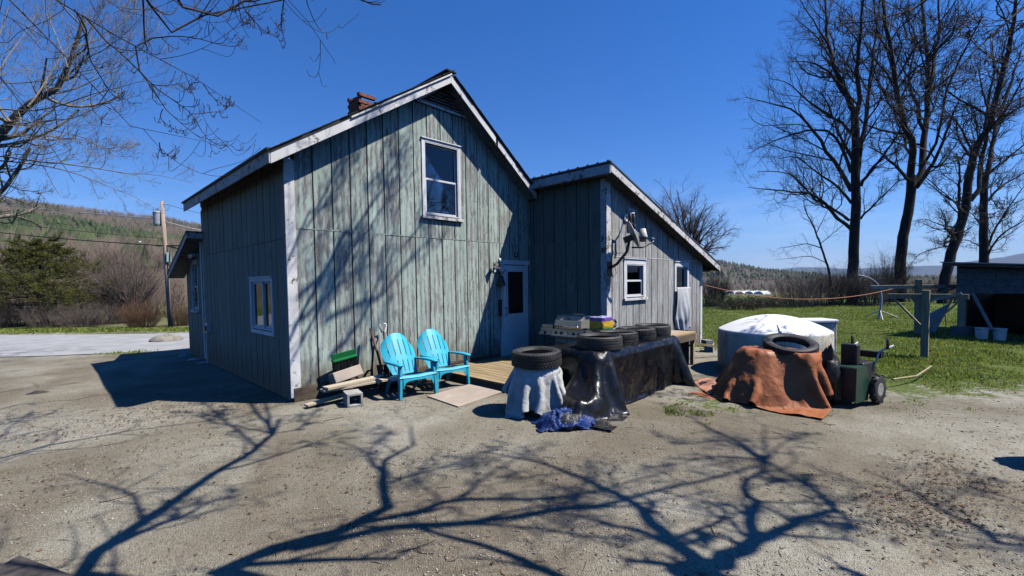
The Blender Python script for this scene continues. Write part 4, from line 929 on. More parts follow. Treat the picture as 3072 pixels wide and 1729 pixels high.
# ------------------------------------------------------------------ deck, mat, lumber, blocks
dk = thing('deck', 'low wooden deck of narrow boards before the back door', 'deck', (0, 0, 0))
x = 2.52; k = 0
while x < 5.2:
    w = .138; s0 = -.15*(x-2.52)/2.8; MB().box((x, -2.05-random.uniform(0, .02), .112), (x+w, -.045, .142)).build('deck_board', M_DECK, dk, bevel=.004); x += w+.011
MB().box((2.535, -2.03, .0), (2.575, -.06, .111)).build('rim_board', M_SKIRT, dk); MB().box((2.575, -2.03, .0), (5.2, -1.99, .111)).build('rim_board', M_SKIRT, dk)
MB().box((3.8, -1.98, .0), (3.84, -.06, .111)).box((5.1, -1.98, .0), (5.14, -.06, .111)).build('joist', M_SKIRT, dk)
mp = [gp(1282, 1193), gp(1375, 1225), gp(1505, 1180), gp(1420, 1153)]
mb = MB().hexa([(*p[:2], .008) for p in mp]+[(*p[:2], .024) for p in mp])
tag(mb.build('plywood_sheet', M_PLY, bevel=.002), 'tan plywood sheet lying flat on the gravel by the chairs', 'plywood sheet')
def cinder(name, label, loc, rz, upright=False, size=(.40, .20, .20), group=None):
    t = thing(name, label, 'concrete block', loc, rz, group); a_, b_, c_ = size[0]/2, size[1]/2, size[2]; w = .032
    mb = MB().box((-a_, -b_, 0), (a_, -b_+w, c_)).box((-a_, b_-w, 0), (a_, b_, c_))
    for x0 in ((-a_, a_-w) if upright else (-a_, -w/2, a_-w)): mb.box((x0, -b_+w, 0), (x0+w, b_-w, c_))
    if upright: mb.xf(np.r_[np.c_[rotm('X', math.pi/2), [0, b_*2-b_, b_]], [[0, 0, 0, 1]]])
    mb.build('block', M_CONC, t, bevel=.005); return t
cb = cinder('cinder_block', 'grey hollow concrete block on edge under the plank stack', (.56, -.78, .0), R_(-14), True, (.22, .19, .30))
for nm, p, q, w, h, m_, lab in (('plank', (.20, -.60, .225), (1.62, -.62, .235), .17, .032, M_LUMBER, 'long pale plank with a rounded end on the concrete block'),
                               ('plank', (.22, -.66, .265), (1.02, -.55, .27), .15, .045, M_LUMBER, 'short thick pale plank on top of the long plank'),
                               ('plank', (.95, -.45, .262), (1.25, -.44, .268), .10, .022, M_SILLW, 'short white painted board lying behind the long plank'),):
    tag(MB().bar(p, q, w, h).build(nm, m_, bevel=.006), lab, 'plank', 'planks stacked by the wall')
tag(MB().bar((.0, -.52, .04), (.62, -.50, .09), .13, .03).build('plank', M_LUMBER, bevel=.006), 'pale plank end sloping to the ground at the wall corner', 'plank')
tag(MB().bar((.50, -.24, .29), (.98, -.19, .36), .20, .17, (0, .35, 1)).build('wood_block', M_PLY, bevel=.015), 'rough grey wood chunk under the green push broom', 'wood block')
bb = thing('push_broom', 'green plastic push broom head with black bristles on a wood chunk', 'broom', (.75, -.17, .44), R_(8))
MB().box((-.26, -.05, .17), (.26, .05, .205)).build('head_base', M_GREEN, bb, bevel=.008)
MB().box((-.25, .02, .205), (.25, .045, .31)).build('head_flange', M_GREEN, bb, bevel=.006)
br_ = MB()
for i in range(150):
    x0 = -.25+.5*random.random(); y0 = -.04+.08*random.random(); br_.bar((x0, y0, .17), (x0+random.uniform(-.02, .02), y0+random.uniform(-.03, .01), random.uniform(-.03, .0)), .009, .006)
br_.box((-.245, -.035, .03), (.245, .035, .17)).build('bristles', M_BRISTLE, bb)['kind'] = 'stuff'
bb.rotation_euler = (R_(10), R_(-6), R_(8)); bb.scale = (.82, .9, .8)
sv = thing('spade', 'old spade with a brown wooden shaft leaning on the wall', 'spade', (1.25, -.42, 0))
MB().tube([(.02, 0, .30), (-.01, .10, .62), (-.05, .24, 1.02)], .021, 10).build('shaft', M_HANDLE, sv, smooth=True); MB().tube([(.05, -.04, .05), (.02, 0, .32)], .024, 10).build('socket', mat('pale_socket', (.34, .31, .24), .7), sv)
MB().grid(np.array([[(.05+sx*.09, -.05-.02*(1-abs(sx)), .0), (.05+sx*.10, -.03-.02*(1-abs(sx)), .16), (.04+sx*.08, -.01, .26)] for sx in (-1, -.5, 0, .5, 1)])).build('blade', M_RUST, sv, solid=.005)
sh_ = thing('snow_shovel', 'black snow shovel with a white D grip behind the chair', 'shovel', (1.45, -.30, 0))
MB().tube([(0, 0, .25), (.0, .14, .95)], .017, 10).build('shaft', M_BLACKP, sh_, smooth=True)
MB().tube([(-.03, .14, .93), (-.065, .16, 1.05), (-.05, .165, 1.075), (.05, .165, 1.075), (.065, .16, 1.05), (.03, .14, .93), (-.03, .14, .93)], .014, 8).build('grip', M_WHITEP, sh_, smooth=True)
MB().grid(np.array([[(-.22+.44*i/8, -.09-.05*math.sin(i/8*math.pi)+.10*t_, .02+.40*t_) for i in range(9)] for t_ in (0, .3, .6, 1)])).build('scoop', M_BLACKP, sh_, smooth=True, solid=.008)
tag(MB().tube([(1.05, -.20, .24), (1.10, -.24, .33), (1.17, -.22, .34), (1.2, -.2, .22), (1.12, -.16, .2)], .02, 8).build('iron_hook', M_RUST, smooth=True), 'bent rusty iron bar lying behind the planks', 'iron bar')

# ------------------------------------------------------------------ tyres
def tyre(label, loc, R=.32, w=.205, rim=.205, tilt=None, style=0, group=None):
    t = thing('tyre', label, 'tyre', loc, 0, group); h = w/2
    prof = [(rim, -.62*h), (rim+.012, -.80*h), (rim+.03, -.90*h), (rim+.065, -1.0*h), (R-.045, -.98*h), (R-.018, -.86*h)]
    MB().lathe(prof, 56).build('sidewall', M_RUBBER, t, smooth=True)
    MB().lathe([(a_, -z_) for a_, z_ in prof], 56).build('sidewall', M_RUBBER, t, smooth=True)
    gz = [-.86, -.74, -.72, -.70, -.68, -.42, -.40, -.36, -.34, -.05, -.03, .03, .05, .34, .36, .40, .42, .68, .70, .72, .74, .86]
    tp = []
    for q in gz:
        deep = any(abs(abs(q)-c_) < .012 for c_ in (.70, .72, .38, .36, .40)) or abs(q) < .035
        tp.append((R-.002-.012*abs(q)**3-(.009 if deep else 0), q*h))
    tp[0] = (R-.018, -.86*h); tp[-1] = (R-.018, .86*h)
    MB().lathe(tp, 72).build('tread', M_RUBBER, t)
    MB().lathe([(rim, -.62*h), (rim+.05, -.86*h), (R-.03, -.7*h), (R-.018, 0), (R-.03, .7*h), (rim+.05, .86*h), (rim, .62*h)], 48).build('liner', M_INNER, t, smooth=True)
    if style:
        bl = MB(); n = 46
        for i in range(n):
            a0 = i*2*math.pi/n
            for z0, z1, sg in ((.44, .84, 1), (-.84, -.44, -1), (.08, .32, -1), (-.32, -.08, 1)):
                sk = .045*sg; d_ = .048; v = []
                for rr_ in (R-.012, R+.004-.008*abs(z1)**2):
                    for (aa, zz) in ((a0, z0), (a0+d_*1.5, z0), (a0+d_*1.5+sk, z1), (a0+sk, z1)): v.append((rr_*math.cos(aa), rr_*math.sin(aa), zz*h))
                bl.hexa(v)
        o = bl.build('tread_blocks', M_RUBBER, t, fix=False); o['kind'] = 'stuff'
    if tilt: t.rotation_euler = tilt
    return t
TZ = .775
tyre('car tyre on the draped drum, lower and nearest the deck', (2.06, -3.06, .735), .335, .21, .205, (R_(1), R_(-2), 0), 1)
tyre('smooth worn tyre at the near end of the black tarp row', (2.98, -3.44, TZ+.105), .325, .21, .225, (0, R_(.5), 0), 0, 'row of tyres on the black tarp')
tyre('second tyre from the near end on the black tarp', (3.62, -3.33, TZ+.10), .32, .20, .215, (R_(1), 0, 1), 1, 'row of tyres on the black tarp')
tyre('third tyre from the near end on the black tarp', (4.28, -3.28, TZ+.10), .325, .20, .215, (0, 0, 2), 1, 'row of tyres on the black tarp')
tyre('farthest tyre of the row on the black tarp, by the bench', (4.93, -3.24, TZ+.10), .315, .20, .215, (0, 0, 3), 0, 'row of tyres on the black tarp')
tyre('tilted narrow tyre lying on the rust brown tarp', (5.06, -5.34, .775), .35, .13, .235, (R_(9), R_(-13), 0), 1)

# ------------------------------------------------------------------ tarps
def tarp_mat(name, c, c2, rough, spec, bm=.4, sc=16, tl=0, dust=None):
    mt, nt, bs, out = NT(name); w = coords(nt, 'World')
    col = ramp(nt, noise(nt, w, 3, 6, .65), [(.3, c), (.7, c2)])
    if dust: col = mixc(nt, ramp(nt, noise(nt, coords(nt, 'World', (1, 1, .35)), 5, 6, .7), [(.48, (0, 0, 0)), (.75, (.8, .8, .8))]), col, dust)
    nt.links.new(col, bs.inputs['Base Color']); nt.links.new(ramp(nt, noise(nt, w, 4, 5), [(.3, (rough*.6,)*3), (.7, (min(1, rough*1.5),)*3)]), bs.inputs['Roughness']); bs.inputs['Specular IOR Level'].default_value = spec
    bump(nt, bs, mth(nt, 'ADD', noise(nt, w, sc, 3, .5, 1.2), mth(nt, 'MULTIPLY', noise(nt, w, sc*4, 3), .25)), bm, .02)
    if tl:
        tr = N(nt, 'ShaderNodeBsdfTranslucent'); nt.links.new(col, tr.inputs['Color']); mx = N(nt, 'ShaderNodeMixShader'); mx.inputs[0].default_value = tl
        nt.links.new(bs.outputs[0], mx.inputs[1]); nt.links.new(tr.outputs[0], mx.inputs[2]); nt.links.new(mx.outputs[0], out.inputs[0])
    return mt
M_BTARP = tarp_mat('black_plastic_sheeting', (.006, .006, .007), (.011, .011, .012), .30, .45, .5, 6, 0, None)
M_WTARP = tarp_mat('grimy_white_tarp', (.70, .70, .69), (.52, .52, .50), .6, .3, .5, 9, .22)
M_TTARP = tarp_mat('rust_brown_tarp', (.46, .165, .066), (.36, .12, .05), .55, .35, .45, 9, .15)
M_BLUE = tarp_mat('blue_tarp', (.008, .042, .20), (.006, .018, .08), .4, .4, .9, 20)
# a long table stands under the black sheeting, a drum under the white one, a pallet pile under the brown one
tb = thing('work_table', 'long table standing hidden under the black tarp', 'table', (3.76, -3.22, 0))
MB().box((-1.14, -.45, .70), (1.20, .45, .745)).build('table_top', M_LUMBER, tb)
for sx in (-1.08, 1.12):
    for sy in (-.40, .40): MB().box((sx-.03, sy-.03, 0), (sx+.03, sy+.03, .70)).build('leg', M_LUMBER, tb)
dm = thing('drum', 'dark drum standing under the grimy white tarp', 'drum', (2.06, -3.06, 0)); MB().lathe([(0, 0), (.27, 0), (.27, .2), (.28, .21), (.27, .22), (.27, .4), (.28, .41), (.27, .42), (.27, .60), (0, .60)], 28).build('barrel_body', M_DARKM, dm, smooth=False)
pl = thing('pallet_pile', 'wooden pallet pile hidden under the rust brown tarp', 'pallets', (4.93, -5.12, 0), R_(-10)); MB().box((-.20, -.26, .02), (.24, .20, .50)).build('pallets', M_LUMBER, pl)
def finer(P, k=3):
    for ax in (0, 1):
        n = P.shape[ax]; t = np.linspace(0, n-1, (n-1)*k+1); i = np.clip(t.astype(int), 0, n-2); f = t-i; sh = [1, 1, 1]; sh[ax] = -1; f = f.reshape(sh)
        T = lambda j: np.take(P, np.clip(j, 0, n-1), axis=ax); a_, b_, c_, d_ = T(i-1), T(i), T(i+1), T(i+2)
        P = .5*(2*b_+(c_-a_)*f+(2*a_-5*b_+4*c_-d_)*f*f+(3*b_-a_-3*c_+d_)*f**3)
    return P
B = ('box', (3.79, -3.22), (1.22, .51), .785, 0)
P = sheet(3.62, -3.42, 3.80, 2.02, .80, R_(0), 60, 33)
P = drape(P, 260, [B, ('box', (2.26, -3.66), (.22, .22), .26, R_(-20))], grav=.0016, stiff=22, seed=3)
P = crease(crease(finer(P, 3), .016, 2.6, 70), .004, 7, 60)
tag(MB().grid(P).build('black_tarp', M_BTARP, smooth=True, solid=.003), 'shiny black plastic tarp draped over the long table with tyres', 'tarp')
P = sheet(2.03, -3.10, 1.34, 1.26, .66, R_(33), 34, 32)
P = drape(P, 220, [('cyl', (2.06, -3.06), .33, .628, .30), ('box', (3.79, -3.22), (1.24, .54), .79, 0)], grav=.0016, stiff=18, seed=4, bend=.5)
P = crease(crease(finer(P, 3), .012, 3.2, 72), .005, 9, 61)
tag(MB().grid(P).build('white_tarp', M_WTARP, smooth=True, solid=.003), 'grimy white tarp draped over a drum under a tyre', 'tarp')
P = sheet(4.84, -5.16, 1.70, 1.96, .82, R_(-12), 42, 48)
P = drape(P, 220, [('cyl', (4.86, -5.00), .66, .715, .28), ('box', (4.98, -5.40), (.27, .34), .70, R_(-8))], grav=.0016, stiff=18, seed=5, bend=.35)
P = crease(crease(finer(P, 3), .011, 2.4, 71), .004, 7, 62)
tag(MB().grid(P).build('brown_tarp', M_TTARP, smooth=True, solid=.003), 'rust brown tarp heaped over a pile with a tyre on it', 'tarp')
fp = [gp(2075, 1150), gp(2128, 1190), gp(2190, 1160), gp(2120, 1135)]
V = np.array([[np.append((fp[0]*(1-a_)+fp[1]*a_)[:2]*(1-b_)+(fp[3]*(1-a_)+fp[2]*a_)[:2]*b_, .02+.012*math.sin(9*a_+4*b_)) for a_ in np.linspace(0, 1, 12)] for b_ in np.linspace(0, 1, 12)])
tag(MB().grid(V).build('tarp_corner', mat('faded_orange_tarp', (.50, .24, .15), .7, (.42, .20, .13), 4), smooth=True, solid=.003), 'faded salmon tarp corner lying flat between the two tarps', 'tarp')
# crumpled blue tarp heap at the foot of the black one
a0 = gp(1690, 1278); na_, nb_ = 60, 44; V = []
for i in range(na_):
    for j in range(nb_):
        s, t_ = i/(na_-1)*2-1, j/(nb_-1)*2-1; rr = max(0, 1-(s*s)**1.1-(t_*t_)*.9)
        h = .20*rr**.6*(.75+.45*float(vnoise(s*2.1, t_*2.3, 3, 5)))+.05*abs(float(vnoise(s*6, t_*6, 1, 6)))*rr**.3
        V.append((a0[0]+.06+s*.30+t_*.14+.03*float(vnoise(s*5, t_*5, 7, 7)), a0[1]+.02-s*.30*.75+t_*.20+.03*float(vnoise(s*5, t_*5, 8, 8)), .006+max(0, h)))
tag(MB().grid(crease(np.array(V).reshape(na_, nb_, 3), .014, 9, 63)).build('blue_tarp', M_BLUE, smooth=True, solid=.003), 'crumpled blue tarp heap at the foot of the black tarp', 'tarp')
# ------------------------------------------------------------------ grill and the coloured bale
gr = thing('gas_grill', 'stainless gas grill with side shelf against the shaded wall', 'grill', (4.95, -1.55, .0), -math.pi/2)
# local: front faces -y (turned to face -x), x runs towards +y... built with the lid over x -.36..+.30
def gbox(n_, lo, hi, m_, par=gr, bev=.006): return MB().box(lo, hi).build(n_, m_, par, bevel=bev)
cab = gbox('cabinet', (-.33, -.24, .16), (.33, .24, .66), M_GRILLBASE)
gbox('cabinet_door', (-.315, -.262, .19), (-.01, -.242, .60), M_GRILLBASE, cab); gbox('cabinet_door', (.01, -.262, .19), (.315, -.242, .60), M_GRILLBLUE, cab)
for x0 in (-.16, .16): MB().tube([(x0-.11, -.262, .52), (x0-.10, -.295, .52), (x0+.10, -.295, .52), (x0+.11, -.262, .52)], .008, 8).build('door_handle', M_DARKM, cab, smooth=True)
for x0 in (-.30, .30):
    for y0 in (-.20, .20): MB().lathe([(0, -.02), (.05, -.02), (.05, .02), (0, .02)], 16, (x0, y0, .05), rot=rotm('Y', math.pi/2)).build('caster', M_BLACKP, gr)
MB().box((-.26, -.20, .05), (.26, .20, .16)).build('base_shelf', M_DARKM, gr)
pn = MB().hexa([(-.40, -.30, .66), (.40, -.30, .66), (.40, .24, .66), (-.40, .24, .66), (-.37, -.23, .80), (.37, -.23, .80), (.37, .26, .80), (-.37, .26, .80)]).build('control_panel', M_STEEL, gr, bevel=.006)
for x0 in (-.28, -.14, .01, .16, .29): MB().lathe([(0, 0), (.026, 0), (.022, .035), (0, .035)], 16, (x0, -.27, .73), rot=rotm('X', math.pi/2+.45)).build('knob', M_BLACKP if x0 != .01 else M_CHROME, pn)
gbox('drip_rail', (-.41, -.31, .635), (.41, -.27, .66), mat('tan_rail', (.36, .29, .20), .6), pn)
pf = [(-.24, .80), (-.265, .86), (-.235, .98), (-.14, 1.06), (.05, 1.075), (.20, 1.02), (.25, .90), (.25, .80)]
ld = MB().prism(pf, -.33, .33, 0).build('lid', M_STEEL, gr, bevel=.008)
MB().tube([(-.29, -.26, .865), (-.29, -.315, .862), (.29, -.315, .862), (.29, -.26, .865)], .011, 8).build('lid_handle', M_CHROME, ld, smooth=True)
lg = MB()
for dx in (-.028, .028): lg.tube([(dx+.034*math.cos(a_), -.195-.026*math.sin(a_)*.42*-1-.028, 1.005+.024*math.sin(a_)) for a_ in np.linspace(0, 2*math.pi, 17)], .0045, 6, cap=False)
lg.build('emblem', M_BLACKP, ld); MB().box((-.12, .1, 1.075), (.14, .14, 1.092)).build('lid_stop', M_STEEL, ld)
shf = gbox('side_shelf', (-.72, -.24, .75), (-.38, .22, .80), M_STEEL); MB().hexa([(-.72, -.30, .67), (-.40, -.30, .67), (-.40, .2, .67), (-.72, .2, .67), (-.70, -.24, .749), (-.40, -.24, .749), (-.40, .2, .749), (-.70, .2, .749)]).build('shelf_panel', M_STEEL, shf)
gbox('side_burner_lid', (-.69, -.22, .80), (-.41, .18, .87), M_STEEL, shf); MB().tube([(-.66, -.22, .84), (-.66, -.25, .84), (-.46, -.25, .84), (-.46, -.22, .84)], .008, 8).build('burner_handle', M_CHROME, shf)
MB().lathe([(0, 0), (.028, 0), (.022, .035), (0, .035)], 16, (-.56, -.275, .71), rot=rotm('X', math.pi/2+.45)).build('knob', M_BLACKP, shf)
# right hand shelf carrying the bale
gbox('side_shelf', (.41, -.22, .75), (.72, .22, .79), M_STEEL)
M_BAG = None
mt, nt, bs, out = NT('printed_shrink_wrap'); w = coords(nt, 'Object'); sx_ = N(nt, 'ShaderNodeSeparateXYZ'); nt.links.new(w, sx_.inputs[0])
zz = mth(nt, 'ADD', sx_.outputs[2], mth(nt, 'MULTIPLY', noise(nt, w, 9, 4), .06))
col = ramp(nt, mth(nt, 'MULTIPLY', zz, 3.2), [(.0, (.01, .09, .04)), (.30, (.01, .16, .06)), (.36, (.62, .36, .01)), (.70, (.72, .46, .02)), (.75, (.14, .05, .32)), (.92, (.16, .08, .38)), (1.0, (.5, .55, .8))])
for el_ in nt.nodes: 
    if el_.type == 'VALTORGB': el_.color_ramp.interpolation = 'LINEAR'
col = mixc(nt, ramp(nt, noise(nt, w, 24, 4, .7), [(.55, (0, 0, 0)), (.68, (.7, .7, .7))]), col, (.03, .02, .015)); nt.links.new(col, bs.inputs['Base Color']); bs.inputs['Roughness'].default_value = .25
bump(nt, bs, noise(nt, w, 18, 4, .6, .8), .6, .02)
V = []
for i in range(25):
    t_ = i/24; a_ = np.linspace(0, 2*math.pi, 40, endpoint=False); k_ = 1-.9*max(0, t_-.86)/.14-.25*max(0, .05-t_)/.05
    xx = np.sign(np.cos(a_))*np.abs(np.cos(a_))**.35*.20*k_; yy = np.sign(np.sin(a_))*np.abs(np.sin(a_))**.35*.17*k_
    wob = 1+.03*vnoise(a_*3, 0*a_+t_*6, 0, 3); V.append(np.stack([xx*wob, yy*wob, 0*a_+.275*min(1, t_/.88)+.01*vnoise(xx*12, yy*12, 2, 4)], -1))
tag(MB().grid(np.array(V).transpose(1, 0, 2), closed=True).build('wrapped_bale', mt, smooth=True, loc=(4.95, -2.17, .792)), 'shiny purple, yellow and green plastic wrapped bale beside the grill', 'bale')
tag(MB().tube([(5.42+.07*math.cos(a_), -2.16-.0*a_, .90+.07*math.sin(a_)) for a_ in np.linspace(0, 6.0, 18)], .022, 8).build('hose_loop', M_BLACKP, smooth=True), 'small black hose loop at the foot of the lean-to corner board', 'hose')
# bench beside the far end of the row
bn = thing('wooden_bench', 'rough wooden bench table against the lean-to wall', 'bench', (6.35, -2.72, 0))
for i in range(4): MB().box((-1.05, -.52+i*.235, .655), (.42, -.30+i*.235, .69)).build('top_board', M_PLY if i else mat('tan_bench_wood', (.47, .34, .19), .8, (.36, .25, .14), 3), bn, bevel=.004)
MB().box((.38, -.54, .52), (.43, .42, .653)).build('end_apron', M_POST, bn); MB().box((-1.05, -.54, .53), (.38, -.505, .653)).build('front_apron', M_SKIRT, bn)
for x0 in (-1.0, .36):
    for y0 in (-.50, .34): MB().box((x0, y0, 0), (x0+.07, y0+.07, .653)).build('leg', M_POST, bn)
MB().box((.37, -.40, .0), (.39, .32, .50)).build('end_board', M_SKIRT, bn)
for (lc, rz, lab) in (((8.75, -2.75, 0), .3, 'pale concrete block on the ground past the bench'), ((8.70, -2.72, .2), .9, 'small concrete block sitting on the block past the bench')):
    cinder('cinder_block', lab, lc, rz, False, (.40, .20, .20) if lc[2] == 0 else (.24, .19, .09))
tag(MB().bar((7.1, -2.85, .42), (8.9, -3.70, .05), .05, .05).build('timber_stick', M_POST), 'thin grey timber leaning between the bench and the white tank', 'timber')

# ------------------------------------------------------------------ white tank, white box
mt, nt, bs, out = NT('stained_white_tank'); w = coords(nt, 'Object'); sx_ = N(nt, 'ShaderNodeSeparateXYZ'); nt.links.new(w, sx_.inputs[0])
side = ramp(nt, sx_.outputs[2], [(.74, (1, 1, 1)), (.80, (0, 0, 0))])
strk = noise(nt, coords(nt, 'Object', (1, 1, .12)), 7, 6, .7); blot = noise(nt, w, 5, 6, .7)
dirt = ramp(nt, mth(nt, 'ADD', mth(nt, 'MULTIPLY', strk, .6), mth(nt, 'MULTIPLY', blot, .5)), [(.46, (.80, .76, .64)), (.58, (.64, .58, .43)), (.72, (.26, .22, .15))])
spots = ramp(nt, noise(nt, w, 26, 5, .7), [(.60, (0, 0, 0)), (.66, (.7, .7, .7))])
dirt = mixc(nt, spots, dirt, (.12, .10, .07))
col = mixc(nt, side, mixc(nt, ramp(nt, noise(nt, w, 7, 5), [(.6, (0, 0, 0)), (.9, (.25, .25, .25))]), (.84, .84, .83), (.7, .69, .65)), dirt); nt.links.new(col, bs.inputs['Base Color']); bs.inputs['Roughness'].default_value = .6
bump(nt, bs, noise(nt, w, 9, 4), .2, .02); M_TANK = mt
tk = thing('water_tank', 'big round white plastic tank with domed lid and stained side', 'tank', (7.11, -4.57, 0))
TR = .955; prof = [(TR-.03, 0), (TR-.005, .02), (TR, .30), (TR, .62), (TR-.004, .76), (TR-.012, .785), (TR-.03, .80)]
MB().lathe(prof, 72).build('tank_body', M_TANK, tk, smooth=True)
seg = 72; pr2 = [((TR-.03)*(1-a_), .80+.275*(1-(1-a_)**1.9)) for a_ in np.linspace(0, 1, 16)]
lidm = MB().lathe(pr2, seg); 
lidm.build('domed_lid', M_TANK, tk, smooth=True)
MB().hexa([(-.84, -.30, .80), (-.82, -.38, .80), (-.60, -.26, .91), (-.62, -.20, .91), (-.835, -.33, .85), (-.825, -.35, .85), (-.61, -.24, .95), (-.615, -.23, .95)]).build('lid_lug', M_TANK, tk, bevel=.01)
wb_ = thing('white_bin', 'white plastic bin standing behind the round tank', 'bin', (10.2, -4.60, 0), R_(-44))
MB().box((-.40, -.28, 0), (.40, .28, .70)).build('bin_body', M_TANK, wb_, bevel=.03); MB().box((-.42, -.30, .70), (.42, .30, .79)).build('bin_lid', M_WHITEP, wb_, bevel=.03)

# ------------------------------------------------------------------ snow blower
sb = thing('snow_blower', 'dark green snow blower with black front housing and pale wheel rim', 'snow blower', (5.34, -5.99, 0), R_(-106)); sb.scale = (.66, .84, .95)
# local: front faces -y (towards the camera), x to the right
hs_ = MB().box((-.30, -.30, .09), (.30, -.28, .55)).build('front_flap', M_BLACKP, sb, bevel=.006)
for s in (-1, 1):
    o = [(-.30, .06), (.10, .06), (.16, .25), (.06, .56), (-.28, .56)]
    v = [(s*.30, y, z) for y, z in o]+[(s*.315, y, z) for y, z in o]; k = 5
    MB().add(v, [tuple(range(k)), tuple(range(2*k-1, k-1, -1))]+[(i, (i+1) % k, (i+1) % k+k, i+k) for i in range(k)]).build('side_plate', M_GREENM, sb)
MB().box((-.30, -.28, .53), (.30, .08, .56)).build('top_plate', M_GREENM, sb); MB().box((-.30, .06, .08), (.30, .09, .53)).build('back_plate', M_BLACKP, sb)
MB().tube([(-.29, -.12, .24), (.29, -.12, .24)], .16, 18).build('auger', M_DARKM, sb)
MB().box((-.17, .02, .55), (.15, .14, .86)).build('chute', M_BLACKP, sb, bevel=.03); MB().box((-.20, .15, .22), (.20, .58, .58)).build('engine', M_BLACKP, sb, bevel=.03)
for s in (-1, 1):
    wl = MB().lathe([(.10, -.06), (.17, -.065), (.20, -.05), (.205, 0), (.20, .05), (.17, .065), (.10, .06)], 32, (s*.37, .32, .205), rot=rotm('Y', math.pi/2)).build('wheel', M_RUBBER, sb, smooth=True)
    lug = MB()
    for i in range(22):
        a_ = i*2*math.pi/22; c_ = (s*.37+(-.03 if i % 2 else .03), .32+.204*math.cos(a_), .205+.204*math.sin(a_)); lug.box((c_[0]-.03, c_[1]-.012, c_[2]-.012), (c_[0]+.03, c_[1]+.012, c_[2]+.012), rot=rotm('X', a_))
    lug.build('wheel_lugs', M_RUBBER, wl)['kind'] = 'stuff'
    MB().lathe([(0, .055*s), (.06, .05*s), (.09, .062*s), (.115, .05*s), (.115, .0), (0, 0)], 26, (s*.37, .32, .205), rot=rotm('Y', math.pi/2)).build('rim', M_RIM, wl, smooth=True)
    MB().tube([(s*.20, .45, .45), (s*.24, .62, .72), (s*.30, .70, .76), (s*.34, .92, .80)], .017, 10).build('handlebar', M_GALV, sb, smooth=True)
    MB().tube([(s*.335, .72, .76), (s*.335, .72, .92)], .028, 10).build('grip_lever', M_BLACKP, sb, smooth=True)
MB().box((-.24, .60, .62), (.28, .72, .72)).build('control_panel', M_BLACKP, sb, bevel=.015)
bp = thing('black_bag', 'crumpled black plastic wedged between brown tarp and snow blower', 'bag', (5.10, -5.82, .0))
V = []
for i in range(28):
    for j in range(20):
        a_, b_ = i/28*2*math.pi, -math.pi/2+math.pi*j/19; n_ = 1+.28*float(fbm(math.cos(a_)*2.2, math.sin(a_)*2.2, b_*2, 3, 9)); V.append((.15*math.cos(a_)*math.cos(b_)*n_, .15*math.sin(a_)*math.cos(b_)*n_, .37+.36*math.sin(b_)*n_*.98))
MB().grid(np.array(V).reshape(28, 20, 3), closed=True).build('bag_skin', M_BLACKP, bp, smooth=True)
tag(MB().tube([(6.9, -6.35, .12), (7.6, -6.6, .10), (8.3, -6.75, .18)], .014, 6).build('fallen_stick', M_POST), 'grey stick lying on the grass behind the snow blower', 'stick')

# ------------------------------------------------------------------ clothes line
def clothes_post(loc, h, bar, brace, label, bz, rot=0):
    t = thing('clothesline_post', label, 'clothesline post', loc, rot, 'clothesline posts on the lawn')
    MB().box((-.065, -.065, -.1), (.065, .065, h)).build('post', M_POST, t, bevel=.008)
    MB().box((.066, -bar, bz-.055), (.150, bar, bz+.055)).build('crossbar', M_LUMBER if bar > 1 else M_POST, t, bevel=.005)  # long crossbar in paler wood, its sunlit look put into the colour
    for s in (-1, 1): MB().bar((.086, s*.05, bz-.75*brace), (.086, s*bar*.82, bz-.06), .035, .085, (1, 0, 0)).build('brace', M_POST, t)
    return t
P1, P2 = gp(2773, 1072), gp(2752, 1003)
cpA = clothes_post((P1[0], P1[1], 0), 1.46, .66, .9, 'nearer wooden clothesline post with angled braces', 1.32, R_(-2))
MB().bar((-.02, -.55, 1.40), (.0, -.04, 1.22), .035, .05).build('peg_bar', M_LUMBER, cpA)
cpB = clothes_post((P2[0], P2[1], 0), 1.68, 1.28, .5, 'farther tall wooden clothesline post with a long crossbar', 1.45, R_(38))
E0 = np.array([10.02, -2.08, 1.62]); E1 = np.array([P2[0]+.1, P2[1]+.3, 1.50]); ts = np.linspace(0, 1, 40)[:, None]; ln = E0*(1-ts)+E1*ts; ln[:, 2] -= 4*.42*(ts*(1-ts))[:, 0]
tag(MB().tube(ln, .011, 6).build('clothesline_rope', M_ROPE, smooth=True), 'sagging orange rope strung from the lean-to corner to the post', 'rope')
hp = thing('hoop_sprinkler', 'tall curved white pipe on a tripod foot out on the lawn', 'pipe stand', tuple(gp(2635, 958)))
b0 = gp(2635, 958); hd = (b0-EYE)@FWD
pts = [px(u_, v_, hd)-b0 for u_, v_ in ((2635, 960), (2641, 930), (2644, 900), (2641, 872), (2630, 850), (2612, 836), (2590, 828), (2572, 826))]
MB().tube(resample(pts, 24), np.linspace(.05, .014, 24), 10).build('curved_pipe', M_GALV, hp, smooth=True)
for u_, v_ in ((2593, 951), (2699, 955), (2650, 965)): e_ = gp(u_, v_)-b0; MB().tube([px(2641, 932, hd)-b0, e_], .017, 6).build('stay', M_WHITEP, hp)

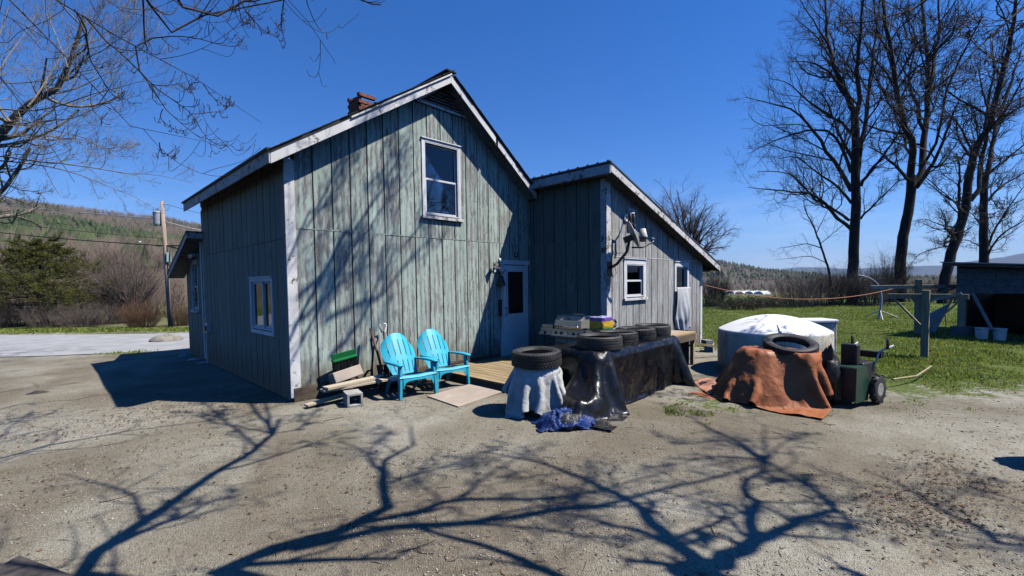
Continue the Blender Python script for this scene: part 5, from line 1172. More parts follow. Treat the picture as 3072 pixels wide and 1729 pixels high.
# ------------------------------------------------------------------ open shed
sh = thing('open_shed', 'low grey block shed with dark open front and slanting roof', 'shed', (0, 0, 0))
def SH(s, d):      # s metres along the front to the right, d metres back
    a_ = np.array([15.75, -6.75]); e_ = np.array([-.59, -2.8])/2.86; n_ = np.array([2.8, -.59])/2.86; return a_+e_*s+n_*d
def shbox(name, s0, s1, d0, d1, z0, z1, m_, par=sh, z0b=None, z1b=None, bev=0):
    q = [SH(s0, d0), SH(s1, d0), SH(s1, d1), SH(s0, d1)]; z0b = z0 if z0b is None else z0b; z1b = z1 if z1b is None else z1b
    return MB().hexa([(*q[0], z0), (*q[1], z0b), (*q[2], z0b), (*q[3], z0), (*q[0], z1), (*q[1], z1b), (*q[2], z1b), (*q[3], z1)]).build(name, m_, par, bevel=bev)
rz_ = lambda s: 2.18-.078*s
shbox('roof', -.10, 6.2, -.05, 4.6, rz_(-.1)-.03, rz_(-.1), mat('grey_tin_roof', (.34, .36, .38), .5, (.25, .26, .27), 3), sh, rz_(6.2)-.03, rz_(6.2))
shbox('roof_fascia', -.06, 6.15, .0, .04, rz_(0)-.11, rz_(0)-.032, M_SKIRT, sh, rz_(6.15)-.11, rz_(6.15)-.032)
fwl = shbox('front_wall', .20, 6.1, .33, .40, 1.27, 2.02, mat('shed_mortar', (.09, .095, .09), .95))
for r_ in range(4):
    z0 = 1.265+r_*.20; s = .19-(.2 if r_ % 2 else 0)
    while s < 6.0:
        a_, b_ = max(s, .19), s+.393
        if b_ > .25:
            zt_ = min(z0+.193, rz_(b_)-.06)
            if zt_-z0 > .03: shbox('wall_block', a_, b_, .29+random.uniform(-.004, .004), .33, z0, zt_, M_CONCD, fwl)
        s += .40
for s in (.22, 3.2, 5.9): shbox('post', s, s+.16, .31, .47, .0, 1.265, M_POST)
shbox('footing', .10, .50, .22, .6, 0, .30, M_CONCD)
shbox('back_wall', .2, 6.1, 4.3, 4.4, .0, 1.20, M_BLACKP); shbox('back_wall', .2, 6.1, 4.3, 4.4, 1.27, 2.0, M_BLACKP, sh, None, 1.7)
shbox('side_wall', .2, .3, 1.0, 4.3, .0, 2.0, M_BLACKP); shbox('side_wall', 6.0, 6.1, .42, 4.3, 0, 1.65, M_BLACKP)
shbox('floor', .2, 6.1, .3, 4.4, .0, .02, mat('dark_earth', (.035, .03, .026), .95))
tag(MB().bar((*SH(.55, .15), 1.3), (*SH(1.05, -.30), .30), .06, .05).build('leaning_pole', mat('grey_stick', (.30, .29, .27), .8)), 'grey pole leaning on the shed front into a bucket', 'pole')
tag(MB().hexa([(*SH(-.75, .35), .02), (*SH(-.25, .35), .1), (*SH(-.25, .38), .1), (*SH(-.75, .38), .02), (*SH(-.62, .55), .5), (*SH(.05, .5), 1.0), (*SH(.05, .53), 1.0), (*SH(-.62, .58), .5)]).build('sheet_metal', mat('grey_panel', (.33, .35, .36), .8)), 'grey sheet panel leaning at the corner of the shed', 'panel')
for u_, lab in ((2945, 'white plastic bucket with the pole in it before the shed'), (2998, 'spotted white plastic bucket before the dark shed opening')):
    p_ = gp(u_, 1019 if u_ < 2960 else 1022); bk = thing('bucket', lab, 'bucket', (p_[0], p_[1], 0), 0, 'buckets before the shed')
    MB().lathe([(0, .01), (.12, .01), (.145, .30), (.155, .30), (.155, .33), (.14, .33), (.118, .03), (0, .03)], 26).build('pail', M_WHITEP, bk, smooth=False)
    MB().tube([(.15*math.cos(a_), .15*math.sin(a_), .30-.02*math.sin(a_)) for a_ in np.linspace(0, 3.14, 12)], .004, 5).build('bail', M_DARKM, bk)
for k, (s, d, w_, h_, lab) in enumerate(((1.7, 2.2, .5, .45, 'dim cluttered crate in the shed, nearest the post'), (2.6, 2.6, .7, .6, 'dim bulky crate deep inside the shed'), (3.4, 1.8, .5, .35, 'low dim crate at the right of the shed floor'))):
    ct = thing('crate', lab, 'crate', (*SH(s, d), .02), .3*k); 
    for q in range(3): MB().box((-w_/2, -w_/2, q*h_/3+.01), (w_/2, w_/2, (q+1)*h_/3-.01)).build('slat_row', M_SKIRT, ct)
tag(MB().tube([(*SH(-.05, .1), 1.25), (*SH(.0, .05), .75), (*SH(.06, .0), .35), (*SH(.04, -.05), .03), (*SH(.2, -.15), .02)], .012, 6).build('old_cord', M_POST, smooth=True), 'thin brown cord hanging at the shed corner', 'cord')

# ------------------------------------------------------------------ utility pole, wires, greenhouses, rock, near slab
ZP = -.62
pb = gp(512, 982, ZP); pd = (pb-EYE)@FWD; ptop = px(486, 605, pd); up_ = thing('utility_pole', 'leaning wooden utility pole with a grey transformer across the road', 'utility pole', tuple(pb))
L_ = np.linalg.norm(ptop-pb); ax = (ptop-pb)/L_; MB().tube([pb*0, ax*L_*.5, ax*L_], [.125, .115, .095], 16).build('pole', M_POLE, up_, smooth=True)
def onp(v_, off=0): return px(486+(512-486)*(v_-605)/377+off, v_, pd)-pb
tr_ = onp(657, -17); MB().lathe([(0, -.42), (.19, -.40), (.22, -.3), (.22, .34), (.24, .36), (.20, .43), (0, .46)], 22, tr_).build('transformer', M_GALV, up_, smooth=False)
MB().tube([tr_+np.array([0, 0, .42]), tr_+np.array([0, 0, .65])], .05, 8).build('bushing', M_WHITEP, up_); MB().bar(tr_, onp(657), .08, .1).build('hanger', M_DARKM, up_)
q_ = onp(773, 8); MB().box(tuple(q_-np.array([.12, .12, .28])), tuple(q_+np.array([.12, .12, .28]))).build('meter_cabinet', mat('pale_green_box', (.42, .55, .47), .6), up_, bevel=.02)
MB().bar(onp(738, -25), onp(738, 55), .07, .07).build('cable_bracket', M_BLACKP, up_)
MB().tube([onp(610), onp(615, 12)], .03, 6).build('top_pin', M_GALV, up_)
def wire(name, a_, b_, sag, r, m_, label):
    ts = np.linspace(0, 1, 24)[:, None]; l_ = np.array(a_)*(1-ts)+np.array(b_)*ts; l_[:, 2] -= 4*sag*(ts*(1-ts))[:, 0]; tag(MB().tube(l_, r, 5).build(name, m_, smooth=True), label, 'wire', 'overhead wires')
lf = lambda u_, v_: px(u_, v_, pd+8)
wire('overhead_wire', pb+onp(656, -15), lf(-420, 545), .35, .022, M_GALV, 'topmost pale overhead wire running left from the transformer')
wire('overhead_wire', pb+onp(716), lf(-420, 600), .3, .014, M_WIRE, 'thin middle overhead wire running left from the pole')
wire('overhead_wire', pb+onp(738), lf(-420, 640), .3, .03, M_WIRE, 'thick lowest overhead cable running left from the pole')
wire('overhead_wire', pb+onp(738, 5), px(720, 770, pd-1), .1, .04, M_WIRE, 'thick cable running from the pole towards the rear wing')
wire('overhead_wire', pb+onp(665, 5), px(800, 715, pd+3), .2, .022, M_GALV, 'pale wire running from the pole behind the house')
wire('overhead_wire', pb+onp(612, 8), px(900, 695, pd+4), .2, .012, M_WIRE, 'thin top wire running from the pole behind the house eave')
q_ = px(420, 727, pd+1.2); tag(MB().lathe([(0, -.07), (.05, -.05), (.055, .05), (0, .07)], 12, tuple(q_), rot=rotm('Y', 1.4), sc=(1, 1)).build('cable_insulator', M_WHITEP, smooth=True), 'small white insulator on the thick overhead cable', 'insulator')
gh0, gh1 = gp(2165, 885, -12.2), gp(2302, 886, -12.2)
for k in range(5):
    c_ = gh0*(1-(k+.5)/5)+gh1*((k+.5)/5); e_ = (gh1-gh0)/5; e_[2] = 0; wd = np.linalg.norm(e_); e_ /= wd; n_ = np.array([-e_[1], e_[0], 0]); 
    t = thing('greenhouse', ('leftmost', 'second from left', 'middle', 'second from right', 'rightmost')[k]+' of the white arched greenhouses far across the field', 'greenhouse', tuple(c_), 0, 'row of greenhouses')
    V = [[e_*wd*.49*math.cos(a_)+n_*d_+np.array([0, 0, .8+2.9*math.sin(a_) if 0 < a_ < 3.1415 else 0]) for a_ in [-.001]+list(np.linspace(.02, 3.12, 12))+[3.15]] for d_ in (-14, 14)]
    MB().grid(np.array(V)).add(np.array(V[0]), [tuple(range(14))]).build('film_cover', M_HOUSEGREY, t)
rk = thing('boulder', 'low grey boulder on the grass between house and road', 'boulder', tuple(gp(500, 1024)+np.array([0, 0, -.03])))
def rock(p_, sx_, sy_, sz_, seed, m_, par, name='rock'):
    V = []
    for i in range(30):
        for j in range(16):
            a_, b_ = i/30*2*math.pi, -math.pi/2+math.pi*j/15; n_ = 1+.22*float(fbm(math.cos(a_)*1.3+seed, math.sin(a_)*1.3, b_*1.4, 3, seed)); V.append((p_[0]+sx_*math.cos(a_)*math.cos(b_)*n_, p_[1]+sy_*math.sin(a_)*math.cos(b_)*n_, p_[2]+sz_*math.sin(b_)*n_))
    return MB().grid(np.array(V).reshape(30, 16, 3), closed=True).build(name, m_, par, smooth=True)
rock((0, 0, .05), .42, .30, .17, 3, M_ROCK, rk)
q_ = gp(1708, 1284); tag(rock((q_[0], q_[1], .06), .15, .12, .11, 33, tarp_mat('grey_plastic_bag', (.07, .07, .07), (.03, .03, .03), .4, .5, .9, 25), None, 'grey_bag'), 'small grey plastic bag lying against the blue tarp', 'bag')
tag(rock(gp(471, 1026), .12, .12, .10, 5, M_RUST, None, 'dark_stone'), 'small dark stone beside the low grey boulder', 'stone')
tag(rock(gp(112, 1182), .14, .10, .05, 8, mat('dark_stone', (.06, .055, .05), .9), None, 'dark_clod'), 'dark flat clod on the driveway at left', 'clod')
k_ = [gp(60, 1688), gp(200, 1742)]; s0 = k_[0]; d1 = k_[1]-s0; d1 /= np.linalg.norm(d1); d2 = np.array([-d1[1], d1[0], 0]); d2 = d2 if d2@(EYE-s0) > 0 else -d2
q = [s0, s0+d1*.7, s0+d1*.7-(-d2)*.0+d2*.9, s0+d2*.9]; e2 = gp(-60, 1755)-s0; e2[2] = 0; q = [s0, s0+d1*.7, s0+d1*.7+e2*1.6, s0+e2*1.6]
tag(MB().hexa([(*p_[:2], .02) for p_ in q]+[(*p_[:2], .05) for p_ in q]).build('dark_slab', mat('dark_mouldy_board', (.035, .033, .03), .8, (.10, .085, .075), 9), bevel=.004), 'dark mouldy board corner at the bottom left of the yard', 'board')
st_ = thing('added_shade_stump', 'unseen stump added right of the yard to cast shade on the gravel', 'stump', (4.10, -8.03, 0)); V = np.array([[((r_*(1+.10*math.sin(5*a_+1)*(1-z_)+.05*math.sin(13*a_)+.03*math.sin(29*a_+z_*3)))*math.cos(a_), (r_*(1+.10*math.sin(5*a_+1)*(1-z_)+.05*math.sin(13*a_)+.03*math.sin(29*a_+z_*3)))*math.sin(a_), z_+(.03*math.cos(a_) if z_ > .7 else 0)) for r_, z_ in ((.40, -.05), (.31, .12), (.26, .4), (.24, .82), (.18, .835), (.0, .84))] for a_ in np.linspace(0, 2*math.pi, 72, endpoint=False)])  # unseen stump, added to throw a shadow into the yard's right edge
MB().grid(V[:, :4], closed=True).build('trunk', mat('stump_bark', (.12, .10, .08), .95, (.06, .05, .042), 8, (1, 1, .3), bmp=.9, bdist=.03), st_, smooth=True); MB().grid(V[:, 3:], closed=True).build('cut_face', M_LUMBER, st_)
for k, (u_, v_, s_) in enumerate(((590, 1078, .12), (612, 1088, .10), (555, 1066, .09))): tag(rock(gp(u_, v_)-np.array([0, 0, .02]), s_*1.6, s_, s_*.5, 20+k, mat('white_rag', (.5, .5, .52), .8, (.25, .25, .27), 8), None, 'pale_stone'), ('largest pale stone in the house shadow by the side wall', 'pale stone nearest the side wall in the house shadow', 'pale stone farthest along the side wall shadow')[k], 'stone', 'pale stones in the house shadow')
# ------------------------------------------------------------------ trees
M_BARK = mat('dark_bark', (.050, .043, .036), .95, (.026, .024, .021), 6, (1, 1, .25), .8, 30, kind='World', rnd=False)
M_BARK_L = mat('lit_grey_bark', (.27, .235, .175), .9, (.17, .15, .115), 6, (1, 1, .3), .6, 30, kind='World', rnd=False)  # bark brightened, sunlight on the limbs put into the colour
M_TWIG = mat('dark_twig', (.055, .044, .039), .85, (.036, .031, .029), 5, kind='World', rnd=False)
M_TWIG_B = mat('brown_twig', (.20, .155, .125), .85, (.13, .10, .085), 5, kind='World', rnd=False)
def limbset(limbs, k=14):
    P = np.array([resample(l[0], k) for l in limbs]); r = np.array([np.linspace(l[1], l[2], k) for l in limbs]); return P, r
def tree(name, label, trunk, limbs, seed, lv, mb=M_BARK, mt=M_TWIG, sides=8, group=None, base=None, buds=0, r0f=.6, clear=0, curl=0, kk=(6, 6, 4), rm=.0022):
    """trunk and limbs laid by hand, finer wood grown in levels lv = [(count, start, length, angles, up, wiggle, flat)...]"""
    b = np.array(base if base is not None else trunk[0][0][0]); t = thing(name, label, 'tree', tuple(b), 0, group); tw = Twigs(seed); g_ = tw.g
    P, r = limbset(trunk, 18); P = P-b; P = P+.012*g_.normal(size=P.shape)*r[..., None]*8; tw.emit(P, r, 12); tw.obj('trunk', mb, t)
    Pl, rl = limbset(limbs, 14); Pl = Pl-b; Pl = Pl+np.array(.35)*rl[..., None]*g_.normal(size=Pl.shape)
    tw.emit(Pl, rl, sides)
    cur = [(Pl, rl)]; allp = [(P, r)] if not limbs else []
    Pc, rc = Pl, rl; own = np.arange(len(limbs))
    for i, (m_, s0, lf, an, up, wg, fl_) in enumerate(lv):
        Pn, rn = tw.spawn(Pc, rc, m_, s0, lf, an, kk[min(i, 2)], up, wg, r0f if i == 0 else .6, rm if i > 1 else max(.004, rm), .04, .4, None, fl_, curl); own = np.repeat(own, m_)
        if clear:                       # boughs overhead end short of the open view, as the real ones do
            d = Pn+b-EYE; z = d@FWD; uu, vv = CX+F_PX*(d@RGT)/np.maximum(z, .05), CY-F_PX*(d@UPV)/np.maximum(z, .05)
            bad = ((z > .05) & (uu > -60) & (uu < 3130) & (vv > -60)).any(1) & (own < clear); Pn, rn, own = Pn[~bad], rn[~bad], own[~bad]
        tw.emit(Pn, rn, 5 if i == 0 else 3)
        if i < len(lv)-1: Pc, rc = Pn, rn
        last = (Pn, rn)
    if buds:
        Pn, rn = last; e = Pn[:, -1]; d = Pn[:, -1]-Pn[:, -2]; d /= np.linalg.norm(d, axis=1, keepdims=True)+1e-9
        bp_ = np.stack([e-d*.004, e+d*buds*.6, e+d*buds*1.6], 1); br2 = np.tile(np.array([[.35, 1, .15]])*buds*.42, (len(e), 1)); tw.emit(bp_, br2, 4)
    tw.obj('crown', mt, t); return t
def pl(pts, dep, sc=.6209, off=(2150, 0), dd=0):
    n = len(pts); return [px(off[0]+x*sc, off[1]+y*sc, dep+dd*i/max(1, n-1)) for i, (x, y) in enumerate(pts)]
W = lambda w_, dep: w_*.88*.6209/F_PX*dep/2          # half width in metres of a limb w crop pixels wide
def ttree(name, label, dep, trunk, tw_, limbs, seed, lv, **kw):
    g0 = np.random.default_rng(seed+100)
    T = [(pl(trunk, dep), W(tw_[0], dep), W(tw_[1], dep))]; T[0][0][0][2] = min(T[0][0][0][2], -.3)
    L = [(pl(q, dep, dd=float(g0.uniform(-3.5, 3.5))), W(a_, dep), W(b_, dep)) for (q, a_, b_) in limbs]
    return tree(name, label, T, L, seed, lv, group='bare trees along the lawn edge', r0f=.46, rm=.0036, **kw)
LV = [(11, .10, .36, (28, 60), .22, .07, None), (9, .12, .42, (25, 60), .15, .09, None), (7, .15, .50, (25, 60), .05, .10, None)]
ttree('bare_maple', 'tall bare maple with straight dark trunk, leftmost along the lawn edge', 31,
  [(660, 1470), (660, 1300), (668, 1100), (672, 900), (670, 700), (665, 545)], (54, 36),
  [([(645, 1110), (590, 1060), (530, 990), (460, 940), (380, 930), (300, 920), (220, 915), (150, 905)], 20, 3), ([(640, 1065), (560, 1010), (470, 960), (380, 860), (300, 830), (200, 830)], 15, 3), ([(650, 920), (600, 830), (540, 750), (500, 680), (450, 610), (380, 540), (300, 510), (220, 490), (140, 470)], 24, 3),
   ([(650, 830), (600, 710), (560, 650), (480, 630), (370, 650), (260, 690), (150, 745)], 18, 3), ([(665, 560), (630, 470), (590, 400), (560, 300), (540, 200), (530, 100), (525, -60)], 32, 8), ([(668, 560), (690, 480), (680, 350), (690, 250), (700, 100), (710, -60)], 26, 8),
   ([(690, 760), (720, 560), (740, 400), (760, 250), (780, 100), (790, -40)], 24, 7), ([(660, 650), (600, 590), (500, 530), (420, 470), (340, 400), (250, 380)], 18, 3), ([(690, 1060), (760, 990), (830, 920), (880, 870)], 12, 3), ([(695, 900), (740, 830), (800, 760), (880, 640), (900, 560)], 18, 4),
   ([(600, 420), (530, 340), (440, 300), (350, 300)], 14, 3), ([(560, 300), (500, 200), (430, 130), (380, 90)], 12, 3), ([(545, 230), (480, 120), (420, 30), (380, -30)], 10, 3), ([(655, 780), (610, 690), (560, 560), (520, 470), (470, 430)], 16, 4), ([(690, 860), (700, 700), (760, 600), (850, 460)], 14, 3), ([(650, 980), (580, 900), (480, 830), (380, 760), (290, 770)], 16, 3)], 11, LV)
ttree('bare_maple', 'forked bare maple with a curved trunk, second along the lawn edge', 33,
  [(890, 1450), (890, 1250), (905, 1120), (930, 1000), (940, 900), (945, 850)], (54, 42),
  [([(945, 870), (950, 740), (930, 660), (895, 560), (870, 430), (850, 280), (820, 150), (800, -40)], 36, 12), ([(955, 900), (985, 800), (1000, 680), (1015, 560), (1025, 420), (1025, 300), (1000, 150), (990, -40)], 36, 12), ([(1028, 440), (1050, 300), (1075, 150), (1070, -40)], 22, 8),
   ([(930, 880), (870, 810), (800, 745), (730, 710)], 18, 4), ([(965, 905), (1010, 850), (1070, 740), (1130, 590), (1180, 460)], 22, 5), ([(870, 430), (800, 330), (740, 260), (690, 140)], 14, 3), ([(1000, 640), (960, 500), (930, 380), (960, 180), (900, 60)], 18, 5), ([(895, 560), (830, 500), (760, 330), (740, 200)], 12, 3), ([(1025, 300), (1100, 200), (1180, 120), (1250, 60)], 14, 3), ([(1020, 450), (1120, 380), (1220, 300)], 12, 3), ([(850, 280), (780, 160), (760, 0)], 12, 4)], 12, LV)
ttree('bare_maple', 'leaning bare maple with a broken stub, third along the lawn edge', 30,
  [(1090, 1450), (1110, 1320), (1145, 1200), (1180, 1080), (1205, 980), (1220, 850)], (52, 36),
  [([(1220, 860), (1240, 750), (1290, 660), (1320, 560), (1370, 400), (1410, 220), (1440, 60), (1450, -40)], 36, 12), ([(1180, 1070), (1170, 940), (1175, 850), (1160, 740)], 18, 5), ([(1150, 1170), (1130, 1120), (1112, 1108)], 20, 14), ([(1235, 970), (1270, 880), (1290, 700), (1310, 500), (1340, 350), (1330, 200)], 24, 6),
   ([(1200, 1000), (1120, 960), (1040, 900), (980, 850)], 10, 2), ([(1170, 1100), (1090, 1090), (1010, 1060), (950, 1070)], 8, 2), ([(1150, 1190), (1060, 1200), (980, 1230), (930, 1290)], 7, 2), ([(1290, 660), (1400, 560), (1500, 500)], 14, 4), ([(1240, 740), (1180, 620), (1130, 560), (1090, 520)], 12, 3), ([(1320, 560), (1280, 420), (1260, 300)], 12, 3)], 13, LV)
ttree('bare_maple', 'upright bare maple rising behind the shed roof', 36,
  [(1285, 1400), (1290, 1250), (1290, 1100), (1290, 950), (1300, 850)], (46, 30),
  [([(1298, 870), (1330, 700), (1370, 560), (1420, 400), (1470, 250)], 24, 8), ([(1300, 1260), (1360, 1150), (1480, 1070), (1560, 1030)], 12, 3), ([(1300, 1220), (1350, 1100), (1420, 990), (1500, 880)], 12, 3), ([(1292, 1120), (1240, 1040), (1180, 1010)], 9, 2), ([(1300, 980), (1380, 900), (1500, 830)], 14, 4), ([(1295, 900), (1270, 760), (1230, 620)], 14, 4), ([(1290, 1200), (1200, 1160), (1110, 1190)], 7, 2)], 14, LV)
ttree('sapling', 'slim crooked bare sapling left of the tallest maple', 31,
  [(548, 1420), (545, 1330), (520, 1240), (490, 1150)], (14, 9), [([(490, 1155), (465, 1090), (430, 1020), (420, 960)], 9, 3), ([(505, 1200), (440, 1180), (370, 1190), (300, 1200)], 6, 2), ([(530, 1270), (450, 1240), (350, 1250), (280, 1255)], 5, 1), ([(480, 1130), (510, 1070), (540, 1010)], 5, 2), ([(500, 1180), (560, 1130), (610, 1090)], 4, 2)], 15, [(7, .15, .42, (28, 60), .1, .08, None), (5, .15, .45, (25, 60), .05, .1, None)])
# rounded bare tree behind the lean-to
T = px(2065, 800, 38); T[2] = -.5
lim = []
g0 = np.random.default_rng(77)
for (u_, v_) in ((1955, 590), (1990, 560), (2030, 570), (2075, 600), (2120, 610), (2170, 660), (2195, 700), (2140, 690), (2100, 640), (1970, 620), (2050, 620), (2180, 745)):
    e_ = px(u_, v_, 38+g0.uniform(-2.5, 2.5)); m_ = px(2065+(u_-2065)*.3, 800+(v_-800)*.45, 38); lim.append(([T+np.array([0, 0, 1.5]), m_, (m_+e_)/2+np.array([0, 0, .4]), e_], .13, .02))
tree('bare_tree', 'rounded bare tree with purplish twigs behind the lean-to roof', [([T, T+np.array([0, 0, 1.2]), T+np.array([0.1, 0, 2.2])], .32, .22)], lim, 16, [(9, .3, .30, (20, 50), .2, .08, None), (8, .15, .42, (20, 55), .15, .1, None), (5, .2, .5, (20, 55), .1, .1, None)], mt=mat('purple_brown_twig', (.16, .115, .105), .85, (.11, .08, .075), 4, kind='World', rnd=False))

def shrub(name, label, loc, H, Wd, stems, seed, m_, lv2=(7, 5), r=.02, arch=.25, group=None, spread=.25, leaf=None, cat='shrub'):
    t = thing(name, label, cat, tuple(loc), 0, group); tw = Twigs(seed); g_ = tw.g; n = stems
    a_ = g_.random(n)*6.283; rad = Wd*np.sqrt(g_.random(n)); b = np.stack([rad*spread*np.cos(a_), rad*spread*np.sin(a_), 0*a_-.1], -1); h = H*(.65+.4*g_.random(n))*(1-.35*(rad/Wd)**2)
    e = np.stack([rad*np.cos(a_), rad*np.sin(a_), h], -1); ts = np.linspace(0, 1, 8)[None, :, None]
    P = b[:, None]*(1-ts)+e[:, None]*ts; P[..., :2] = b[:, None, :2]+(e-b)[:, None, :2]*(ts**(1+arch)); P += .025*H*g_.normal(size=(n, 1, 3))*np.sin(ts*5)
    rr = r*(.6+.7*g_.random((n, 1)))*(1-.8*np.linspace(0, 1, 8)[None]); tw.emit(P, rr, 4); tw.obj('stems', m_, t)
    P2, r2 = tw.spawn(P, rr, lv2[0], .2, .38, (18, 50), 5, .12, .08, .6, .003); tw.emit(P2, r2, 3); P3, r3 = tw.spawn(P2, r2, lv2[1], .15, .5, (20, 55), 4, .1, .1, .6, .002); tw.emit(P3, r3, 3)
    tw.obj('twigs', m_, t)
    if leaf:
        m_l, cnt, sz = leaf; idx = g_.integers(0, len(P3), cnt); k = g_.random(cnt)[:, None]; c = P3[idx, 1]*(1-k)+P3[idx, 3]*k+g_.normal(size=(cnt, 3))*sz
        q = g_.normal(size=(cnt, 2, 3)); q /= np.linalg.norm(q, axis=2, keepdims=True); V = np.stack([c, c+q[:, 0]*sz, c+q[:, 1]*sz], 1).reshape(-1, 3); o = fastmesh('buds', V, np.arange(cnt*3).reshape(cnt, 3), m_l, t); o['kind'] = 'stuff'
    return t
M_BUD = mat('olive_bud', (.12, .13, .045), .8, (.09, .085, .04), 5, island=.5, kind='World', rnd=False)
hedge = [(2215, 940, 27, 0.95, 1.9, 'greening bush in the field gap right of the lean-to', True), (2300, 925, 29, .75, 2.0, 'low budding bush before the distant greenhouses', True), (2395, 925, 28.5, 2.1, 2.2, 'tangled brown bush at the left end of the hedgerow', False), (2470, 925, 29.5, 2.5, 2.2, 'tall tangled brown bush under the crooked sapling', False), (2535, 925, 30, 2.7, 1.8, 'brown bush against the left of the tallest maple trunk', False),
         (2610, 925, 29, 2.3, 1.8, 'brown bush just right of the tallest maple trunk', False), (2660, 900, 33, 3.6, 1.6, 'arching bare bush between the first two maples', False), (2750, 905, 33, 1.9, 2.0, 'low brown bush behind the long crossbar', False), (2835, 905, 31, 1.7, 1.6, 'low brown bush at the foot of the leaning maple', False), (2140, 925, 30, 2.3, 1.2, 'bare brown bush touching the lean-to end corner', False)]
for i, (u_, v_, dep, H, Wd, lab, lf_) in enumerate(hedge):
    p_ = px(u_, v_, dep); p_[2] = float(hgt(p_[0], p_[1]))-.05
    shrub('hedge_bush', lab, p_, H, Wd, 70, 200+i, M_TWIG_B if i % 3 else M_TWIG, (8, 5), .018, .35, 'bushes along the hedgerow', .45, (M_BUD, 2600 if lf_ else 900, .05))
# across the road
def roadside(u_, dep): 
    p_ = px(u_, 980, dep); p_[2] = float(hgt(p_[0], p_[1])); return p_
shrub('bare_tree', 'wide many-stemmed bare tree left of the utility pole', roadside(398, 31), 5.6, 2.5, 34, 301, M_TWIG_B, (11, 8), .05, .5, None, .12, cat='tree')
shrub('bare_tree', 'many-stemmed bare tree between the pine and the pole', roadside(345, 33), 5.0, 2.6, 30, 302, M_TWIG_B, (11, 8), .045, .6, None, .12, cat='tree')
M_REDB = mat('russet_twig', (.21, .125, .07), .85, (.15, .085, .05), 5, island=.3, kind='World', rnd=False)
shrub('russet_bush', 'russet twiggy bush on the verge left of the utility pole', roadside(428, 27), 1.55, 1.25, 200, 303, M_REDB, (7, 5), .009, .2, None, .45)
shrub('russet_bush', 'russet twiggy bush right of the utility pole base', roadside(545, 28), 1.35, .9, 110, 304, M_REDB, (7, 5), .009, .2, None, .45, (M_BUD, 900, .05))
for i, (u_, dep, H) in enumerate(((300, 29, 1.6), (240, 28, 1.4), (60, 29, 1.8), (150, 28, 1.5), (-10, 28, 1.6))):
    shrub('verge_bush', ('low bare thicket bush right of the pine', 'low bare thicket bush under the right of the pine', 'low bare bush under the left of the pine', 'low bare bush at the pine trunk', 'low bare bush at the left picture edge')[i], roadside(u_, dep), H, 1.5, 80, 310+i, M_TWIG_B, (7, 5), .012, .3, 'low bushes across the road', .5)
# old pine across the road
pp = roadside(135, 30); pn_ = thing('pine_tree', 'broad olive green pine with layered boughs across the road', 'tree', tuple(pp)); tw = Twigs(400); g_ = tw.g; H = 6.7
tp_ = np.array([[(0, 0, -.1), (.05, 0, 1.5), (-.05, .05, 3), (.05, 0, 4.0), (.0, 0, 5.3)]]); tpr = resample(tp_[0], 12)[None]; tr2 = np.linspace(.24, .04, 12)[None]; tw.emit(tpr, tr2, 10)
n = 104; z_ = .7+4.7*(np.arange(n)/n)**.92; a_ = np.arange(n)*2.399+.4*g_.normal(size=n); reach = np.interp(z_, [0, 1.0, 1.9, 2.9, 3.9, 4.7, 5.5], [3.4, 4.3, 4.0, 3.2, 2.3, 1.5, .7])*(.75+.4*g_.random(n)); ts = np.linspace(0, 1, 8)[None, :, None]
B0 = np.stack([0*a_, 0*a_, z_], -1)[:, None]; D_ = np.stack([np.cos(a_), np.sin(a_), .10+.1*g_.normal(size=n)], -1)[:, None]
P = B0+D_*reach[:, None, None]*ts+np.array([0, 0, 1.])*(-.10*np.sin(ts*3.1)+.10*ts**3)*reach[:, None, None]*.7; rr = (.035*np.ones((n, 1)))*(1-.8*np.linspace(0, 1, 8)[None]); tw.emit(P, rr, 4)
P2, r2 = tw.spawn(P, rr, 13, .22, .36, (30, 65), 5, .08, .06, .5, .004, flat=.25); tw.emit(P2, r2, 3); tw.obj('trunk', M_BARK, pn_)
P3, r3 = tw.spawn(P2, r2, 7, .1, .45, (20, 60), 4, .2, .05, .5, .003, flat=.5)
cnt = 110000; idx = g_.integers(0, len(P3), cnt); k = g_.random(cnt); ii_ = np.minimum((k*3).astype(int), 2); f_ = (k*3-ii_)[:, None]; c = P3[idx, ii_]*(1-f_)+P3[idx, ii_+1]*f_
q = g_.normal(size=(cnt, 3)); q[:, 2] = np.abs(q[:, 2])*.6+.2; q /= np.linalg.norm(q, axis=1, keepdims=True); s_ = g_.normal(size=(cnt, 3)); s_ /= np.linalg.norm(s_, axis=1, keepdims=True); L3 = (.10+.09*g_.random(cnt))[:, None]
V = np.stack([c-s_*.013, c+s_*.013, c+q*L3], 1).reshape(-1, 3)
M_NEED = mat('olive_needles', (.15, .14, .028), .7, (.095, .11, .025), 1.2, island=.45, kind='World', rnd=False, tl=.15)
o = fastmesh('needles', V, np.arange(cnt*3).reshape(cnt, 3), M_NEED, pn_); o['kind'] = 'stuff'

# ------------------------------------------------------------------ the maple behind the camera: limbs found from the shadows they throw on yard and wall
HS = np.array([SUN[0], SUN[1], 1.0])
def lift(pts, h0, h1, left=True):
    """shadow line on the ground (picture crop pixels) -> limb at heights h0..h1 towards the sun"""
    n = len(pts); out = []
    for i, (x, y) in enumerate(pts):
        p_ = gp((0 if left else 1536)+x*.5963, 1150+y*.5963); out.append(p_+HS*(h0+(h1-h0)*i/max(1, n-1)))
    return out
def liftw(pts, t0, t1, sc=.4138, off=(800, 200)):
    n = len(pts); out = []
    for i, (x, y) in enumerate(pts):
        p_ = plane_y(off[0]+x*sc, off[1]+y*sc, 0); out.append(p_+HS*(t0+(t1-t0)*i/max(1, n-1)))
    return out
BT = np.array([2.15, -9.75, -.1]); FK = BT+np.array([-.1, .25, 3.0])
limbs = []
def LB(pts, a_, b_): limbs.append((pts, a_, b_))
